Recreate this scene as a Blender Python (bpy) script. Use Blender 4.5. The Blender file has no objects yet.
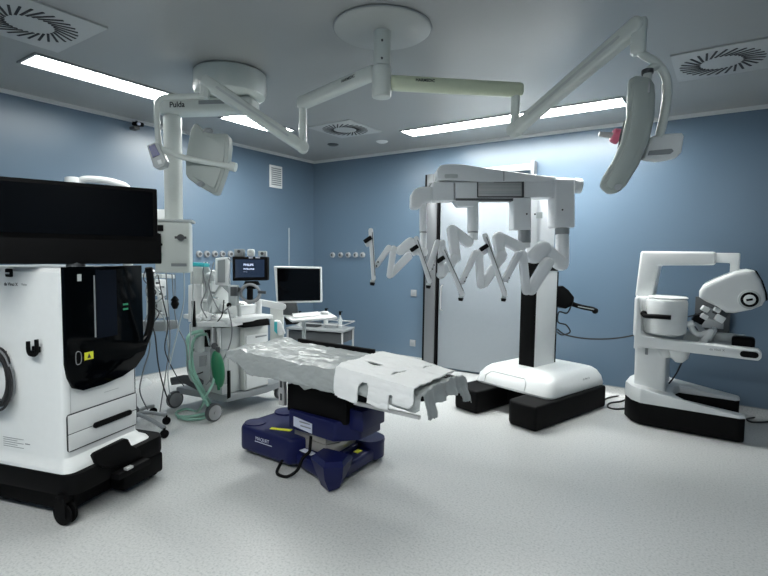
import bpy, bmesh, math, random
from mathutils import Vector, Matrix, Euler, noise
random.seed(7)
S = bpy.context.scene
COL = S.collection
R = math.radians
V = Vector

# ------------------------------------------------------------------ camera
F, YAW, PITCH, ROLL, HC = 498.57, .603815, .0689442, .0139938, 1.55226
cf = V((-math.sin(YAW)*math.cos(PITCH), math.cos(YAW)*math.cos(PITCH), -math.sin(PITCH)))
cr0 = V((math.cos(YAW), math.sin(YAW), 0)); cu0 = cr0.cross(cf)
cr = cr0*math.cos(ROLL)+cu0*math.sin(ROLL); cu = -cr0*math.sin(ROLL)+cu0*math.cos(ROLL)
CO = V((0, 0, HC))
cd = bpy.data.cameras.new('camera'); cam = bpy.data.objects.new('camera', cd); COL.objects.link(cam)
cam.matrix_world = Matrix(((cr.x, cu.x, -cf.x, 0), (cr.y, cu.y, -cf.y, 0), (cr.z, cu.z, -cf.z, HC), (0, 0, 0, 1)))
cd.sensor_width = 36; cd.lens = F/768*36; cd.clip_start = .05
S.camera = cam
def ray(px, py): return cf+cr*((px-384)/F)-cu*((py-288)/F)
def at(px, py, D): return CO+ray(px, py)*D                    # measured point at a known distance
def fl(px, py, z=0.): d = ray(px, py); return CO+d*((z-HC)/d.z)
def bw(px, py, y=5.994): d = ray(px, py); return CO+d*(y/d.y)
def lw(px, py, x=-5.527): d = ray(px, py); return CO+d*(x/d.x)
def vpl(px, py, P0, d):                                       # point on an upright plane
    d = V((d[0], d[1], 0)).normalized(); n = V((-d.y, d.x, 0)); r = ray(px, py)
    return CO+r*((V((P0[0], P0[1], 0))-CO).dot(n)/r.dot(n))

# ------------------------------------------------------------------ materials
def mat(name, col, rough=.5, metal=0., emit=None, es=0., spec=.5, coat=0., alpha=1., noise_amt=0., nscale=20., bump=0., bscale=200., trans=0.):
    m = bpy.data.materials.new(name); m.use_nodes = True
    nt = m.node_tree; b = nt.nodes['Principled BSDF']
    b.inputs['Base Color'].default_value = (*col, 1); b.inputs['Roughness'].default_value = rough
    b.inputs['Metallic'].default_value = metal; b.inputs['Specular IOR Level'].default_value = spec
    b.inputs['Coat Weight'].default_value = coat; b.inputs['Alpha'].default_value = alpha
    b.inputs['Transmission Weight'].default_value = trans
    if emit: b.inputs['Emission Color'].default_value = (*emit, 1); b.inputs['Emission Strength'].default_value = es
    tc = nt.nodes.new('ShaderNodeTexCoord')
    nz = nt.nodes.new('ShaderNodeTexNoise'); nz.inputs['Scale'].default_value = nscale; nz.inputs['Detail'].default_value = 3
    nt.links.new(tc.outputs['Object'], nz.inputs['Vector'])
    rp = nt.nodes.new('ShaderNodeMapRange'); a = noise_amt or .03
    rp.inputs['To Min'].default_value = 1-a; rp.inputs['To Max'].default_value = 1+a
    nt.links.new(nz.outputs['Fac'], rp.inputs['Value'])
    mx = nt.nodes.new('ShaderNodeVectorMath'); mx.operation = 'SCALE'; mx.inputs[0].default_value = col
    nt.links.new(rp.outputs['Result'], mx.inputs['Scale']); nt.links.new(mx.outputs[0], b.inputs['Base Color'])
    if bump:
        n2 = nt.nodes.new('ShaderNodeTexNoise'); n2.inputs['Scale'].default_value = bscale
        nt.links.new(tc.outputs['Object'], n2.inputs['Vector'])
        bp = nt.nodes.new('ShaderNodeBump'); bp.inputs['Strength'].default_value = bump; bp.inputs['Distance'].default_value = .01
        nt.links.new(n2.outputs['Fac'], bp.inputs['Height']); nt.links.new(bp.outputs[0], b.inputs['Normal'])
    return m
M = dict(
 white=mat('white_enamel', (.74, .76, .76), .3),
 armwhite=mat('robot_white', (.74, .76, .78), .32),
 grey=mat('light_grey_plastic', (.50, .53, .53), .4),
 pend=mat('pendant_cream', (.62, .66, .63), .35),
 mgrey=mat('mid_grey_plastic', (.27, .29, .30), .45),
 dgrey=mat('dark_grey_plastic', (.06, .065, .07), .4),
 black=mat('black_plastic', (.0022, .0022, .0026), .6, spec=.12),
 glass=mat('black_glass', (.001, .0015, .002), .07, spec=.09),
 tint=mat('bluish_glass_reflection', (.002, .0045, .011), .35, spec=.1),
 screen=mat('dark_screen', (.0015, .0015, .002), .12, spec=.2),
 navy=mat('navy_plastic', (.005, .008, .062), .4, spec=.3),
 blue=mat('blue_display', (.01, .02, .16), .3),
 steel=mat('brushed_steel', (.62, .62, .62), .4, .7),
 chrome=mat('chrome', (.75, .75, .76), .15, 1.),
 frame=mat('door_steel', (.17, .18, .19), .3, .35),
 door=mat('door_laminate', (.25, .28, .31), .24, spec=.8),
 teal=mat('teal_plastic', (.05, .50, .56), .35),
 green=mat('green_rubber', (.01, .16, .07), .4),
 hose=mat('pale_green_hose', (.28, .52, .42), .3, alpha=.8),
 clear=mat('clear_hose', (.6, .65, .65), .2, alpha=.55),
 cable=mat('black_cable', (.012, .012, .014), .5),
 gcable=mat('grey_cable', (.20, .21, .22), .5),
 rubber=mat('grey_rubber', (.30, .31, .32), .6),
 yellow=mat('yellow_sticker', (.75, .78, .04), .4),
 arm_lit=mat('arm_yellow_lit', (.64, .69, .52), .3),  # yellowish light falling on the right arm, put into its colour
 pink=mat('pink_rubber', (.75, .16, .26), .4),
 ink=mat('ink', (.02, .025, .03), .5),
 gink=mat('grey_ink', (.22, .23, .24), .5),
 wink=mat('pale_ink', (.55, .58, .7), .5),
 sheet=mat('white_pad_fabric', (.86, .87, .87), .8, bump=.15, bscale=60),
 drape=mat('translucent_grey_drape', (.37, .395, .395), .36, noise_amt=.16, nscale=9, bump=.9, bscale=16),
 plastic=mat('cream_panel', (.62, .64, .62), .35),
 bellow=mat('champagne_bellows', (.45, .43, .40), .35, .6),
 ceil=mat('ceiling_paint', (.33, .34, .335), .34, noise_amt=.02, nscale=2),
 ctrim=mat('ceiling_edge_trim', (.62, .64, .64), .5),
 vent=mat('vent_plate', (.44, .46, .46), .4),
 slot=mat('vent_slot', (.01, .01, .012), .6),
 lamp=mat('lamp_diffuser', (.9, .9, .9), .4, emit=(.965, .99, .965), es=30.),
 lampdim=mat('lamp_diffuser_louvred', (.9, .9, .9), .4, emit=(.965, .99, .965), es=9.),
 shell=mat('lamp_head_shell', (.36, .40, .38), .38),
 cplate=mat('ceiling_disc_paint', (.40, .42, .41), .4),
 lampfill=mat('fill_strip_diffuser', (.9, .9, .9), .4, emit=(.965, .99, .965), es=16.),  # for the added fill strip behind the camera
 led=mat('green_led', (.02, .2, .1), .4, emit=(.05, .6, .25), es=.03),
 ui=mat('monitor_picture', (.006, .010, .022), .2, emit=(.05, .10, .20), es=.10),
 uitext=mat('monitor_text', (.5, .6, .9), .4, emit=(.75, .82, 1.), es=.35),
)
def wall_mat(name, rough):
    m = mat(name, (.104, .160, .224), rough, noise_amt=.05, nscale=1.2, spec=.7)
    return m
M['wall'] = wall_mat('blue_wall_lacquer', .33)
def floor_mat():
    m = bpy.data.materials.new('speckled_vinyl'); m.use_nodes = True
    nt = m.node_tree; b = nt.nodes['Principled BSDF']; b.inputs['Roughness'].default_value = .38
    tc = nt.nodes.new('ShaderNodeTexCoord')
    v = nt.nodes.new('ShaderNodeTexNoise'); v.inputs['Scale'].default_value = 75; v.inputs['Detail'].default_value = 4
    nt.links.new(tc.outputs['Object'], v.inputs['Vector'])
    r = nt.nodes.new('ShaderNodeValToRGB')
    e = r.color_ramp.elements; e[0].position = .30; e[0].color = (.40, .42, .42, 1); e[1].position = .46; e[1].color = (.53, .54, .535, 1)
    x = e.new(.62); x.color = (.58, .59, .585, 1)
    nt.links.new(v.outputs['Fac'], r.inputs['Fac'])
    n2 = nt.nodes.new('ShaderNodeTexVoronoi'); n2.inputs['Scale'].default_value = 95
    nt.links.new(tc.outputs['Object'], n2.inputs['Vector'])
    r2 = nt.nodes.new('ShaderNodeValToRGB'); q = r2.color_ramp.elements
    q[0].position = .10; q[0].color = (.80, .82, .84, 1); q[1].position = .2; q[1].color = (1, 1, 1, 1)
    nt.links.new(n2.outputs['Distance'], r2.inputs['Fac'])
    mx = nt.nodes.new('ShaderNodeMix'); mx.data_type = 'RGBA'; mx.blend_type = 'MULTIPLY'; mx.inputs['Factor'].default_value = 1
    nt.links.new(r.outputs['Color'], mx.inputs['A']); nt.links.new(r2.outputs['Color'], mx.inputs['B'])
    nt.links.new(mx.outputs['Result'], b.inputs['Base Color'])
    return m
M['floor'] = floor_mat()

# ------------------------------------------------------------------ mesh builder
def basis_from(z, hint=None):
    z = V(z).normalized(); h = V(hint) if hint is not None else (V((0, 0, 1)) if abs(z.z) < .9 else V((1, 0, 0)))
    x = h.cross(z).normalized(); y = z.cross(x)
    return Matrix((x, y, z)).transposed()
class MB:
    def __init__(s): s.bm = bmesh.new()
    def _add(s, b, mtx=None, bev=0, seg=2, ang=35):
        if bev:
            b.normal_update()
            ed = [e for e in b.edges if len(e.link_faces) == 2 and e.calc_face_angle(0) > R(ang)]
            bmesh.ops.bevel(b, geom=ed, offset=bev, segments=seg, profile=.6, affect='EDGES', clamp_overlap=True)
        if mtx is not None: b.transform(mtx)
        me = bpy.data.meshes.new('t'); b.to_mesh(me); b.free(); s.bm.from_mesh(me); bpy.data.meshes.remove(me)
        return s
    def box(s, c, d, rot=None, bev=0, seg=2):
        b = bmesh.new(); bmesh.ops.create_cube(b, size=1); b.transform(Matrix.Diagonal((*d, 1)))
        m = Matrix.Translation(V(c))
        if rot is not None: m = m @ (rot.to_4x4() if isinstance(rot, Matrix) else Euler(rot).to_matrix().to_4x4())
        return s._add(b, m, bev, seg)
    def span(s, a, b_, **k):
        a = V(a); b_ = V(b_); return s.box((a+b_)/2, [abs(q) for q in (b_-a)], **k)
    def cyl(s, p0, p1, r0, r1=None, n=24, bev=0, seg=2):
        p0 = V(p0); p1 = V(p1); d = p1-p0; b = bmesh.new()
        bmesh.ops.create_cone(b, cap_ends=True, segments=n, radius1=r0, radius2=r0 if r1 is None else r1, depth=d.length)
        return s._add(b, Matrix.Translation((p0+p1)/2) @ basis_from(d).to_4x4(), bev, seg, 50)
    def ball(s, c, r, sc=(1, 1, 1), n=20):
        b = bmesh.new(); bmesh.ops.create_uvsphere(b, u_segments=n, v_segments=n//2+2, radius=1)
        sc = [r*q for q in sc]; return s._add(b, Matrix.Translation(V(c)) @ Matrix.Diagonal((*sc, 1)))
    def tube(s, pts, r, n=8, smooth=True, closed=False, sub=6):
        pts = [V(p) for p in pts]
        if smooth and len(pts) > 2:
            P = []; L = len(pts); rng = L if closed else L-1
            for i in range(rng):
                p0 = pts[i-1] if (i > 0 or closed) else pts[0]; p1 = pts[i]; p2 = pts[(i+1) % L]
                p3 = pts[(i+2) % L] if (closed or i+2 < L) else pts[-1]
                for k in range(sub):
                    t = k/sub
                    P.append(.5*((2*p1)+(p2-p0)*t+(2*p0-5*p1+4*p2-p3)*t*t+(3*p1-p0-3*p2+p3)*t**3))
            if not closed: P.append(pts[-1])
            pts = P
        b = bmesh.new(); rings = []; up = None
        for i, q in enumerate(pts):
            a = pts[i-1] if (i > 0 or closed) else q; c = pts[(i+1) % len(pts)] if (i < len(pts)-1 or closed) else q
            t = (c-a); t = t.normalized() if t.length > 1e-9 else V((0, 0, 1))
            if up is None: up = V((0, 0, 1)) if abs(t.z) < .9 else V((1, 0, 0))
            x = up.cross(t)
            if x.length < 1e-5: x = V((1, 0, 0)).cross(t)
            x.normalize(); y = t.cross(x); up = y
            rr = r[min(i, len(r)-1)] if isinstance(r, (list, tuple)) else r
            rings.append([b.verts.new(q+x*rr*math.cos(k*math.tau/n)+y*rr*math.sin(k*math.tau/n)) for k in range(n)])
        m = len(rings)
        for i in range(m if closed else m-1):
            A, B_ = rings[i], rings[(i+1) % m]
            for k in range(n): b.faces.new((A[k], A[(k+1) % n], B_[(k+1) % n], B_[k]))
        if not closed: b.faces.new(rings[0][::-1]); b.faces.new(rings[-1])
        return s._add(b)
    def lathe(s, prof, origin=(0, 0, 0), axis=(0, 0, 1), n=32):
        b = bmesh.new(); rings = []
        for r, z in prof: rings.append([b.verts.new((r*math.cos(k*math.tau/n), r*math.sin(k*math.tau/n), z)) for k in range(n)])
        for A, B_ in zip(rings, rings[1:]):
            for k in range(n): b.faces.new((A[k], A[(k+1) % n], B_[(k+1) % n], B_[k]))
        b.faces.new(rings[0][::-1]); b.faces.new(rings[-1])
        return s._add(b, Matrix.Translation(V(origin)) @ basis_from(axis).to_4x4())
    def poly(s, pts, ext, bev=0, seg=2, ang=35):                 # outline given in 3-D, pushed along ext
        b = bmesh.new(); ext = V(ext); A = [b.verts.new(V(p)) for p in pts]; B_ = [b.verts.new(V(p)+ext) for p in pts]; n = len(A)
        b.faces.new(A); b.faces.new(B_[::-1])
        for k in range(n): b.faces.new((A[k], B_[k], B_[(k+1) % n], A[(k+1) % n]))
        bmesh.ops.recalc_face_normals(b, faces=b.faces)
        return s._add(b, None, bev, seg, ang)
    def link(s, p0, p1, w0, w1, d, nrm, bev=None, n=10):         # rounded-end tapered link; w = radii, d = thickness along nrm
        p0 = V(p0); p1 = V(p1); nrm = V(nrm).normalized(); t = (p1-p0); t = (t-nrm*t.dot(nrm)).normalized(); x = t.cross(nrm)
        pts = []
        for k in range(n+1):
            a = math.pi*k/n; pts.append(p0+x*w0*math.cos(a)-t*w0*math.sin(a))
        for k in range(n+1):
            a = math.pi*k/n; pts.append(p1-x*w1*math.cos(a)+t*w1*math.sin(a))
        pts = [p-nrm*d/2 for p in pts]
        return s.poly(pts, nrm*d, bev=min(w0, w1, d/2)*.55 if bev is None else bev, seg=3, ang=50)
    def obj(s, name, m, T=None, parent=None):
        me = bpy.data.meshes.new(name)
        bmesh.ops.recalc_face_normals(s.bm, faces=s.bm.faces)
        if T is not None: s.bm.transform(T)
        s.bm.to_mesh(me); s.bm.free(); me.materials.append(M[m] if isinstance(m, str) else m)
        for p in me.polygons: p.use_smooth = True
        me.set_sharp_from_angle(angle=R(38))
        o = bpy.data.objects.new(name, me); COL.objects.link(o)
        if parent is not None: o.parent = parent
        return o
def tag(o, label=None, cat=None, group=None, kind=None):
    for k, v in (('label', label), ('category', cat), ('group', group), ('kind', kind)):
        if v: o[k] = v
    return o
class Thing:
    def __init__(s, name, label, cat, loc, rotz=0, group=None):
        s.e = bpy.data.objects.new(name, None); COL.objects.link(s.e); s.e.empty_display_size = .1
        s.e.location = loc; s.e.rotation_euler = (0, 0, rotz)
        s.m = Matrix.Translation(V(loc)) @ Matrix.Rotation(rotz, 4, 'Z'); s.inv = s.m.inverted()
        tag(s.e, label, cat, group)
    def part(s, name, mb, m, parent=None, world=True, label=None):   # world: mesh was built in room coordinates
        o = mb.obj(name, m, s.inv if world else None, parent or s.e)
        if label: o['label'] = label
        return o
def text(body, size, org, xdir, nrm, m, th=None, parent=None, T=None, name='lettering', ext=.0006, center=False, bold=False):
    c = bpy.data.curves.new('c', 'FONT'); c.body = body; c.size = size; c.extrude = ext
    if bold: c.offset = size*.02
    if center: c.align_x = 'CENTER'
    o = bpy.data.objects.new('c', c); COL.objects.link(o); bpy.context.view_layer.update()
    me = bpy.data.meshes.new_from_object(o); bpy.data.objects.remove(o); bpy.data.curves.remove(c)
    x = V(xdir).normalized(); z = V(nrm).normalized(); y = z.cross(x)
    me.transform(Matrix.Translation(V(org)) @ Matrix((x, y, z)).transposed().to_4x4())
    if th: me.transform(th.inv)
    me.name = name; me.materials.clear(); me.materials.append(M[m])
    q = bpy.data.objects.new(name, me); COL.objects.link(q)
    if parent or th: q.parent = parent or th.e
    return q
def struct(name, mb, m, parent=None):
    o = mb.obj(name, m, None, parent)
    if parent is None: o['kind'] = 'structure'
    return o
def single(name, mb, m, label, cat, group=None):
    # a thing that is one mesh; its origin goes to its own lowest middle
    vs = [v.co for v in mb.bm.verts]; lo = V((min(v.x for v in vs), min(v.y for v in vs), min(v.z for v in vs))); hi = V((max(v.x for v in vs), max(v.y for v in vs), 0))
    c = V(((lo.x+hi.x)/2, (lo.y+hi.y)/2, lo.z))
    o = mb.obj(name, m, Matrix.Translation(-c)); o.location = c
    return tag(o, label, cat, group)

# ------------------------------------------------------------------ room shell
XL, XR, YB, YF, ZC = -5.527, 2.0, 5.994, -1.6, 3.0
struct('floor', MB().span((XL-.1, YF-.1, -.1), (XR+.1, YB+.1, 0)), 'floor')
struct('ceiling', MB().span((XL-.1, YF-.1, ZC), (XR+.1, YB+.1, ZC+.1)), 'ceil')
struct('wall_left', MB().span((XL-.1, YF, 0), (XL, YB, ZC)), 'wall')
struct('wall_back', MB().span((XL, YB, 0), (XR, YB+.1, ZC)), 'wall')
struct('wall_right', MB().span((XR, YF, 0), (XR+.1, YB, ZC)), 'wall')
struct('wall_front', MB().span((XL, YF-.1, 0), (XR, YF, ZC)), 'wall')
def cove(a, b, n):          # vinyl turned up the wall
    n = V(n); prof = [(0, 0), (.05, 0), (.022, .014), (.008, .04), (.006, .1), (0, .1)]
    return MB().poly([V(a)+n*p+V((0, 0, z)) for p, z in prof], V(b)-V(a))
struct('baseboard_left', cove((XL, YF, 0), (XL, YB, 0), (1, 0, 0)), 'floor')
struct('baseboard_back', cove((XL, YB, 0), (-3.44, YB, 0), (0, -1, 0)), 'floor')
struct('baseboard_back_right', cove((-1.93, YB, 0), (XR, YB, 0), (0, -1, 0)), 'floor')
struct('baseboard_right', cove((XR, YF, 0), (XR, YB, 0), (-1, 0, 0)), 'floor')
struct('trim_1', MB().span((XL, YF, ZC-.035), (XL+.03, YB, ZC)), 'ctrim')
struct('trim_2', MB().span((XL, YB-.03, ZC-.035), (XR, YB, ZC)), 'ctrim')
struct('trim_3', MB().span((XL, YF, .1), (XL+.007, YB, .108)), 'mgrey')
struct('trim_4', MB().span((-1.93, YB-.007, .1), (XR, YB, .108)), 'mgrey')
# sliding door with its steel jamb and overhead track
d = MB().span((-3.20, YB-.05, .03), (-1.96, YB-.012, 2.50), bev=.004)
door = struct('door_1', d, 'door')
struct('door_frame', MB().span((-3.395, YB-.09, 0), (-3.24, YB, 2.62), bev=.004), 'frame', door)
struct('door_seal', MB().span((-3.43, YB-.075, 0), (-3.396, YB, 2.62)).span((-3.239, YB-.075, .02), (-3.215, YB-.02, 2.55)), 'black', door)
struct('door_track', MB().span((-3.23, YB-.10, 2.57), (-1.98, YB, 2.64), bev=.01), 'white', door)
struct('track_end', MB().span((-1.98, YB-.11, 2.50), (-1.94, YB, 2.67), bev=.004), 'mgrey', door)
struct('door_handle', MB().tube([(-3.15, YB-.05, .80), (-3.15, YB-.09, .82), (-3.15, YB-.09, 1.12), (-3.15, YB-.05, 1.14)], .009, smooth=False), 'steel', door)
struct('track_hook', MB().span((-3.34, YB-.12, 2.44), (-3.26, YB-.09, 2.5)), 'dgrey', door)

# ------------------------------------------------------------------ ceiling fittings
def strip(x0, x1, y0, y1, label, m, seg=1):
    t = Thing('ceiling_light', label, 'ceiling light', ((x0+x1)/2, (y0+y1)/2, ZC))
    w = .02; z0, z1 = ZC-.014, ZC
    f = MB().span((x0, y0, z0), (x1, y0+w, z1)).span((x0, y1-w, z0), (x1, y1, z1)).span((x0, y0+w, z0), (x0+w, y1-w, z1)).span((x1-w, y0+w, z0), (x1, y1-w, z1))
    t.part('frame', f, 'mgrey')
    t.part('diffuser', MB().span((x0+w, y0+w, ZC-.008), (x1-w, y1-w, ZC-.001)), m)
    lou = MB(); lx = x1-x0 > y1-y0; n = int(max(x1-x0, y1-y0)/.1)
    for k in range(1, n):
        if lx: xx = x0+(x1-x0)*k/n; lou.span((xx-.002, y0+w, ZC-.013), (xx+.002, y0+.08, ZC-.008))
        else: yy = y0+(y1-y0)*k/n; lou.span((x1-.08, yy-.002, ZC-.013), (x1-w, yy+.002, ZC-.008))
    t.part('louvre', lou, 'grey')
strip(-4.62, -4.29, 1.64, 2.84, 'long recessed strip light over the black foreground monitor, along the left wall', 'lampdim')
strip(-4.62, -4.29, 3.49, 4.34, 'recessed strip light beside the round pendant drum, partly behind the light arm', 'lamp')
strip(-3.27, -.86, 5.01, 5.32, 'longest recessed strip light, above the robot near the back wall', 'lamp')
strip(-3.27, 1.2, -.45, -.15, 'assumed strip light at the camera end of the room, added as fill', 'lampfill')  # unseen strip, added to brighten surfaces that face the camera
def vent(cx, cy, w, h, label):
    t = Thing('ceiling_vent', label, 'air vent', (cx, cy, ZC))
    t.part('plate', MB().span((cx-w/2, cy-h/2, ZC-.012), (cx+w/2, cy+h/2, ZC), bev=.003), 'vent')
    for k in range(28):
        a = math.tau*k/28; p = V((cx, cy, ZC-.013))+V((math.cos(a), math.sin(a), 0))*.195
        t.part('slot', MB().box(p, (.15, .015, .004), rot=(0, 0, a+.5)), 'slot')
vent(-3.77, 1.42, .72, .62, 'square swirl vent in the top left corner, above the strip light')
vent(-3.77, 4.62, .62, .62, 'square swirl vent in the middle, behind the left lamp arm')
vent(-.12, 4.5, .6, .64, 'square swirl vent at the right, beyond the right lamp head')
for (px, py), lb in (((333, 144.3), 'small dark ceiling sensor nearest the room corner'), ((382, 141.3), 'small pale ceiling sensor before the long strip light')):
    c = fl(px, py, ZC); m = 'dgrey' if px < 350 else 'white'
    single('ceiling_sensor', MB().lathe([(.075, 0), (.075, -.006), (.05, -.02), (.02, -.024)], c), m, lb, 'sensor')
c = lw(132, 117); t = Thing('security_camera', 'small black camera fixed high on the left wall under the ceiling', 'camera', (XL, c.y, 2.9))
t.part('bracket', MB().span((XL, c.y-.03, 2.88), (XL+.10, c.y+.03, 2.91)).cyl((XL+.09, c.y, 2.90), (XL+.09, c.y, 2.97), .012), 'dgrey')
t.part('body', MB().box((XL+.12, c.y, 2.93), (.11, .07, .045), rot=(0, .1, .3), bev=.015), 'black')
t.part('lens', MB().cyl((XL+.16, c.y-.02, 2.925), (XL+.19, c.y-.025, 2.92), .016), 'wink')

# wall fittings
t = Thing('wall_grille', 'small rectangular grille high on the left wall near the corner', 'vent', (XL, 5.17, 2.50))
t.part('frame', MB().span((XL, 5.05, 2.49), (XL+.02, 5.29, 2.81), bev=.004), 'white')
g = MB()
for k in range(9): g.span((XL+.02, 5.075, 2.525+k*.029), (XL+.026, 5.265, 2.542+k*.029))
t.part('louvre', g, 'mgrey')
for i, (px, w) in enumerate(zip((198.7, 206.5, 214.4, 222, 230), ('closest to the teal tray', 'second from the teal tray', 'middle one of the row', 'second from the patient screen', 'closest to the patient screen'))):
    p = lw(px, 254); t = Thing('gas_outlet', 'round white gas outlet on the left wall, '+w, 'wall outlet', p, group='gas outlets on the left wall')
    t.part('rim', MB().cyl(p, p+V((.03, 0, 0)), .043, .038, bev=.004), 'rubber'); t.part('socket', MB().cyl(p+V((.03, 0, 0)), p+V((.036, 0, 0)), .02), 'dgrey')
for i, px in enumerate((333, 341, 348.5, 356, 363)):
    p = bw(px, 255); w = ('leftmost, beside the room corner', 'second from the room corner', 'middle one of five', 'second from the robot', 'rightmost, nearest the robot')[i]
    t = Thing('gas_outlet', 'small round gas outlet on the back wall, '+w, 'wall outlet', p, group='gas outlets on the back wall')
    t.part('rim', MB().cyl(p, p-V((0, .03, 0)), .045, .04, bev=.004), 'rubber'); t.part('socket', MB().cyl(p-V((0, .03, 0)), p-V((0, .036, 0)), .018), 'dgrey')
for (px, py), lb in (((414, 293), 'square wall socket left of the door jamb, the upper one'), ((413, 343), 'square wall socket left of the door jamb, the lower one')):
    p = bw(px, py); t = Thing('wall_socket', lb, 'wall socket', p)
    t.part('plate', MB().box(p-V((0, .008, 0)), (.09, .016, .09), bev=.004), 'rubber'); t.part('rocker', MB().box(p-V((0, .018, 0)), (.05, .006, .05), bev=.002), 'mgrey')
p = bw(712, 318); t = Thing('wall_socket', 'dark outlet plate on the wall behind the surgeon console head', 'wall socket', p)
t.part('plate', MB().box(p-V((0, .012, 0)), (.30, .024, .42), bev=.006), 'dgrey')
t.part('rocker', MB().box(p-V((0, .027, .05)), (.2, .006, .1), bev=.002), 'mgrey')
a, b = lw(289, 228), lw(289, 266)
single('pull_cord', MB().tube([a, b], .006), 'grey', 'thin pale pull cord on the left wall near the corner', 'cord')

# ------------------------------------------------------------------ surgical light (one column, two arms)
CX, CY = -1.91, 2.71
sl = Thing('surgical_light', 'twin surgical light hung from a round ceiling plate at the middle, both arms spread', 'surgical light', (CX, CY, 3.0))
sl.part('ceiling_plate', MB().lathe([(.31, 2.999), (.31, 2.985), (.30, 2.978), (.05, 2.975)], (CX, CY, 0), n=64), 'cplate')
sl.part('plate_rim', MB().tube([(CX+.312*math.cos(k*math.tau/40), CY+.312*math.sin(k*math.tau/40), 2.992) for k in range(40)], .006, n=6, closed=True, sub=2), 'mgrey')
sl.part('column', MB().cyl((CX, CY, 2.76), (CX, CY, 2.98), .055).cyl((CX, CY, 2.56), (CX, CY, 2.758), .063, bev=.015), 'pend')
bt = V((-cf.x, -cf.y, 0)).normalized()
for z in (2.90, 2.79): sl.part('bolt', MB().cyl(V((CX, CY, z))+bt*.05, V((CX, CY, z))+bt*.062, .007), 'dgrey')
LE, RE = V((-2.711, 2.817, 2.68)), V((-1.257, 3.377, 2.68))
UP = V((0, 0, 1))
def oval_arm(p0, p1, w, h):
    d = (p1-p0); return MB().box((p0+p1)/2, (d.length, w, h), rot=basis_from(UP, UP.cross(d)) if False else Matrix((d.normalized(), UP.cross(d).normalized(), d.normalized().cross(UP.cross(d).normalized()))).transposed(), bev=min(w, h)*.42, seg=4)
C0 = V((CX, CY, 2.68))
CL = C0+V((0, 0, .062)); CR = C0-V((0, 0, .022)); ld = (LE-CL).normalized(); rd = (RE-CR).normalized()
la = sl.part('arm', oval_arm(CL+ld*.05, LE+ld*.04, .085, .092), 'pend')
ra = sl.part('arm', oval_arm(CR+rd*.05, RE+rd*.05, .085, .092), 'arm_lit', label='right arm, yellowish light put into its colour')
def side_text(body, size, p, d, th, parent, m='ink', off=.046):
    d = V(d).normalized(); n = d.cross(UP); 
    if n.dot(cf) > 0: n = -n
    x = d if d.dot(cr) > 0 else -d
    return text(body, size, V(p)+n*off, x, n, m, th=th, parent=parent, bold=True, center=True)
side_text('HARMEDIC', .026, CR+rd*.28+V((0, 0, .006)), rd, sl, ra)
side_text('HARMEDIC', .026, CL+ld*.27+V((0, 0, .0)), ld, sl, la)
# drops
sl.part('drop_tube', MB().cyl(LE+V((0, 0, -.03)), LE+V((0, 0, -.31)), .03), 'pend')
sl.part('drop_tube', MB().cyl(RE+V((0, 0, -.03)), RE+V((0, 0, -.24)), .03), 'pend')
LA = LE+V((0, 0, -.33)); RA = RE+V((0, 0, -.27))
LB_ = fl(206, 82, 2.74); RB = fl(637, 26, 2.80)
for A, B in ((LA, LB_), (RA, RB)):
    d = (B-A).normalized(); side = UP.cross(d).normalized()
    k = MB().link(A, B, .04, .045, .075, side); sl.part('spring_arm', k, 'pend')
    sl.part('arm_knuckle', MB().cyl(A-side*.045, A+side*.045, .04, bev=.01).ball(A-V((0, 0, .01)), .041), 'pend')
    sl.part('arm_groove', MB().link(A.lerp(B, .18)+side*(.039 if side.dot(cf) < 0 else -.039), A.lerp(B, .9)+side*(.039 if side.dot(cf) < 0 else -.039), .008, .008, .004, side, bev=0), 'grey')
# left head: bracket, yoke, control box, petal shaped head seen from its back
DL = (LB_-CO).dot(cf)
P = lambda x, y, D=DL: at(x, y, D)
sl.part('yoke', MB().tube([P(205, 78), P(205, 90), P(204, 98)], .035).tube([P(204, 96), P(185, 96.5), P(168, 97), P(160, 100), P(157, 108), P(157.5, 128), P(160, 148), P(166, 152)], .020, n=12), 'pend')
sl.part('yoke_arm', MB().tube([P(163, 150), P(172, 153), P(180, 156.5), P(200, 161), P(222, 165), P(233, 167)], [.026]*6+[.02]*40, n=10).cyl(P(230, 166), P(236, 167.5), .032), 'pend')
cp = [(146.5, 145.5), (155, 142), (158, 143), (166, 161), (164, 166), (157, 168.5), (153, 167)]
cb = sl.part('control_box', MB().poly([P(x, y, DL-.04) for x, y in cp], cf*.07, bev=.012), 'grey')
sl.part('control_screen', MB().poly([P(x, y, DL-.048) for x, y in [(148.5, 146.5), (154.5, 144), (159.5, 154.5), (152.5, 157.5)]], cf*.008), 'blue', parent=cb)
sl.part('control_button', MB().poly([P(x, y, DL-.047) for x, y in [(157, 160.5), (161, 159.2), (162.5, 163), (158.5, 164.5)]], cf*.007), 'white', parent=cb)
hp = [(x-2.5, y) for x, y in [(197, 122.5), (200, 124), (204, 128.5), (209, 132), (217, 133.6), (228, 133), (231, 135), (231.5, 145), (230, 160), (226, 174), (222, 185), (219, 193), (214, 193), (207, 189), (198, 184), (190.5, 178.5), (188, 174), (188, 160), (190, 146), (193, 130)]]
hd = sl.part('light_head', MB().poly([P(x, y, DL+.02+(.06 if x < 205 else 0)) for x, y in hp], V((-.5, .75, -.1)).normalized()*.09, bev=.018, seg=3), 'shell', label='petal-shaped left lamp head seen from the back')
cx_, cy_ = 208, 158
sl.part('back_cover', MB().poly([P(cx_+(x-cx_)*.80, cy_+(y-cy_)*.84, DL+.012+(.045 if x < 205 else 0)) for x, y in hp], V((-.5, .75, -.1)).normalized()*.02, bev=.006), 'shell', parent=hd)
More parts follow.
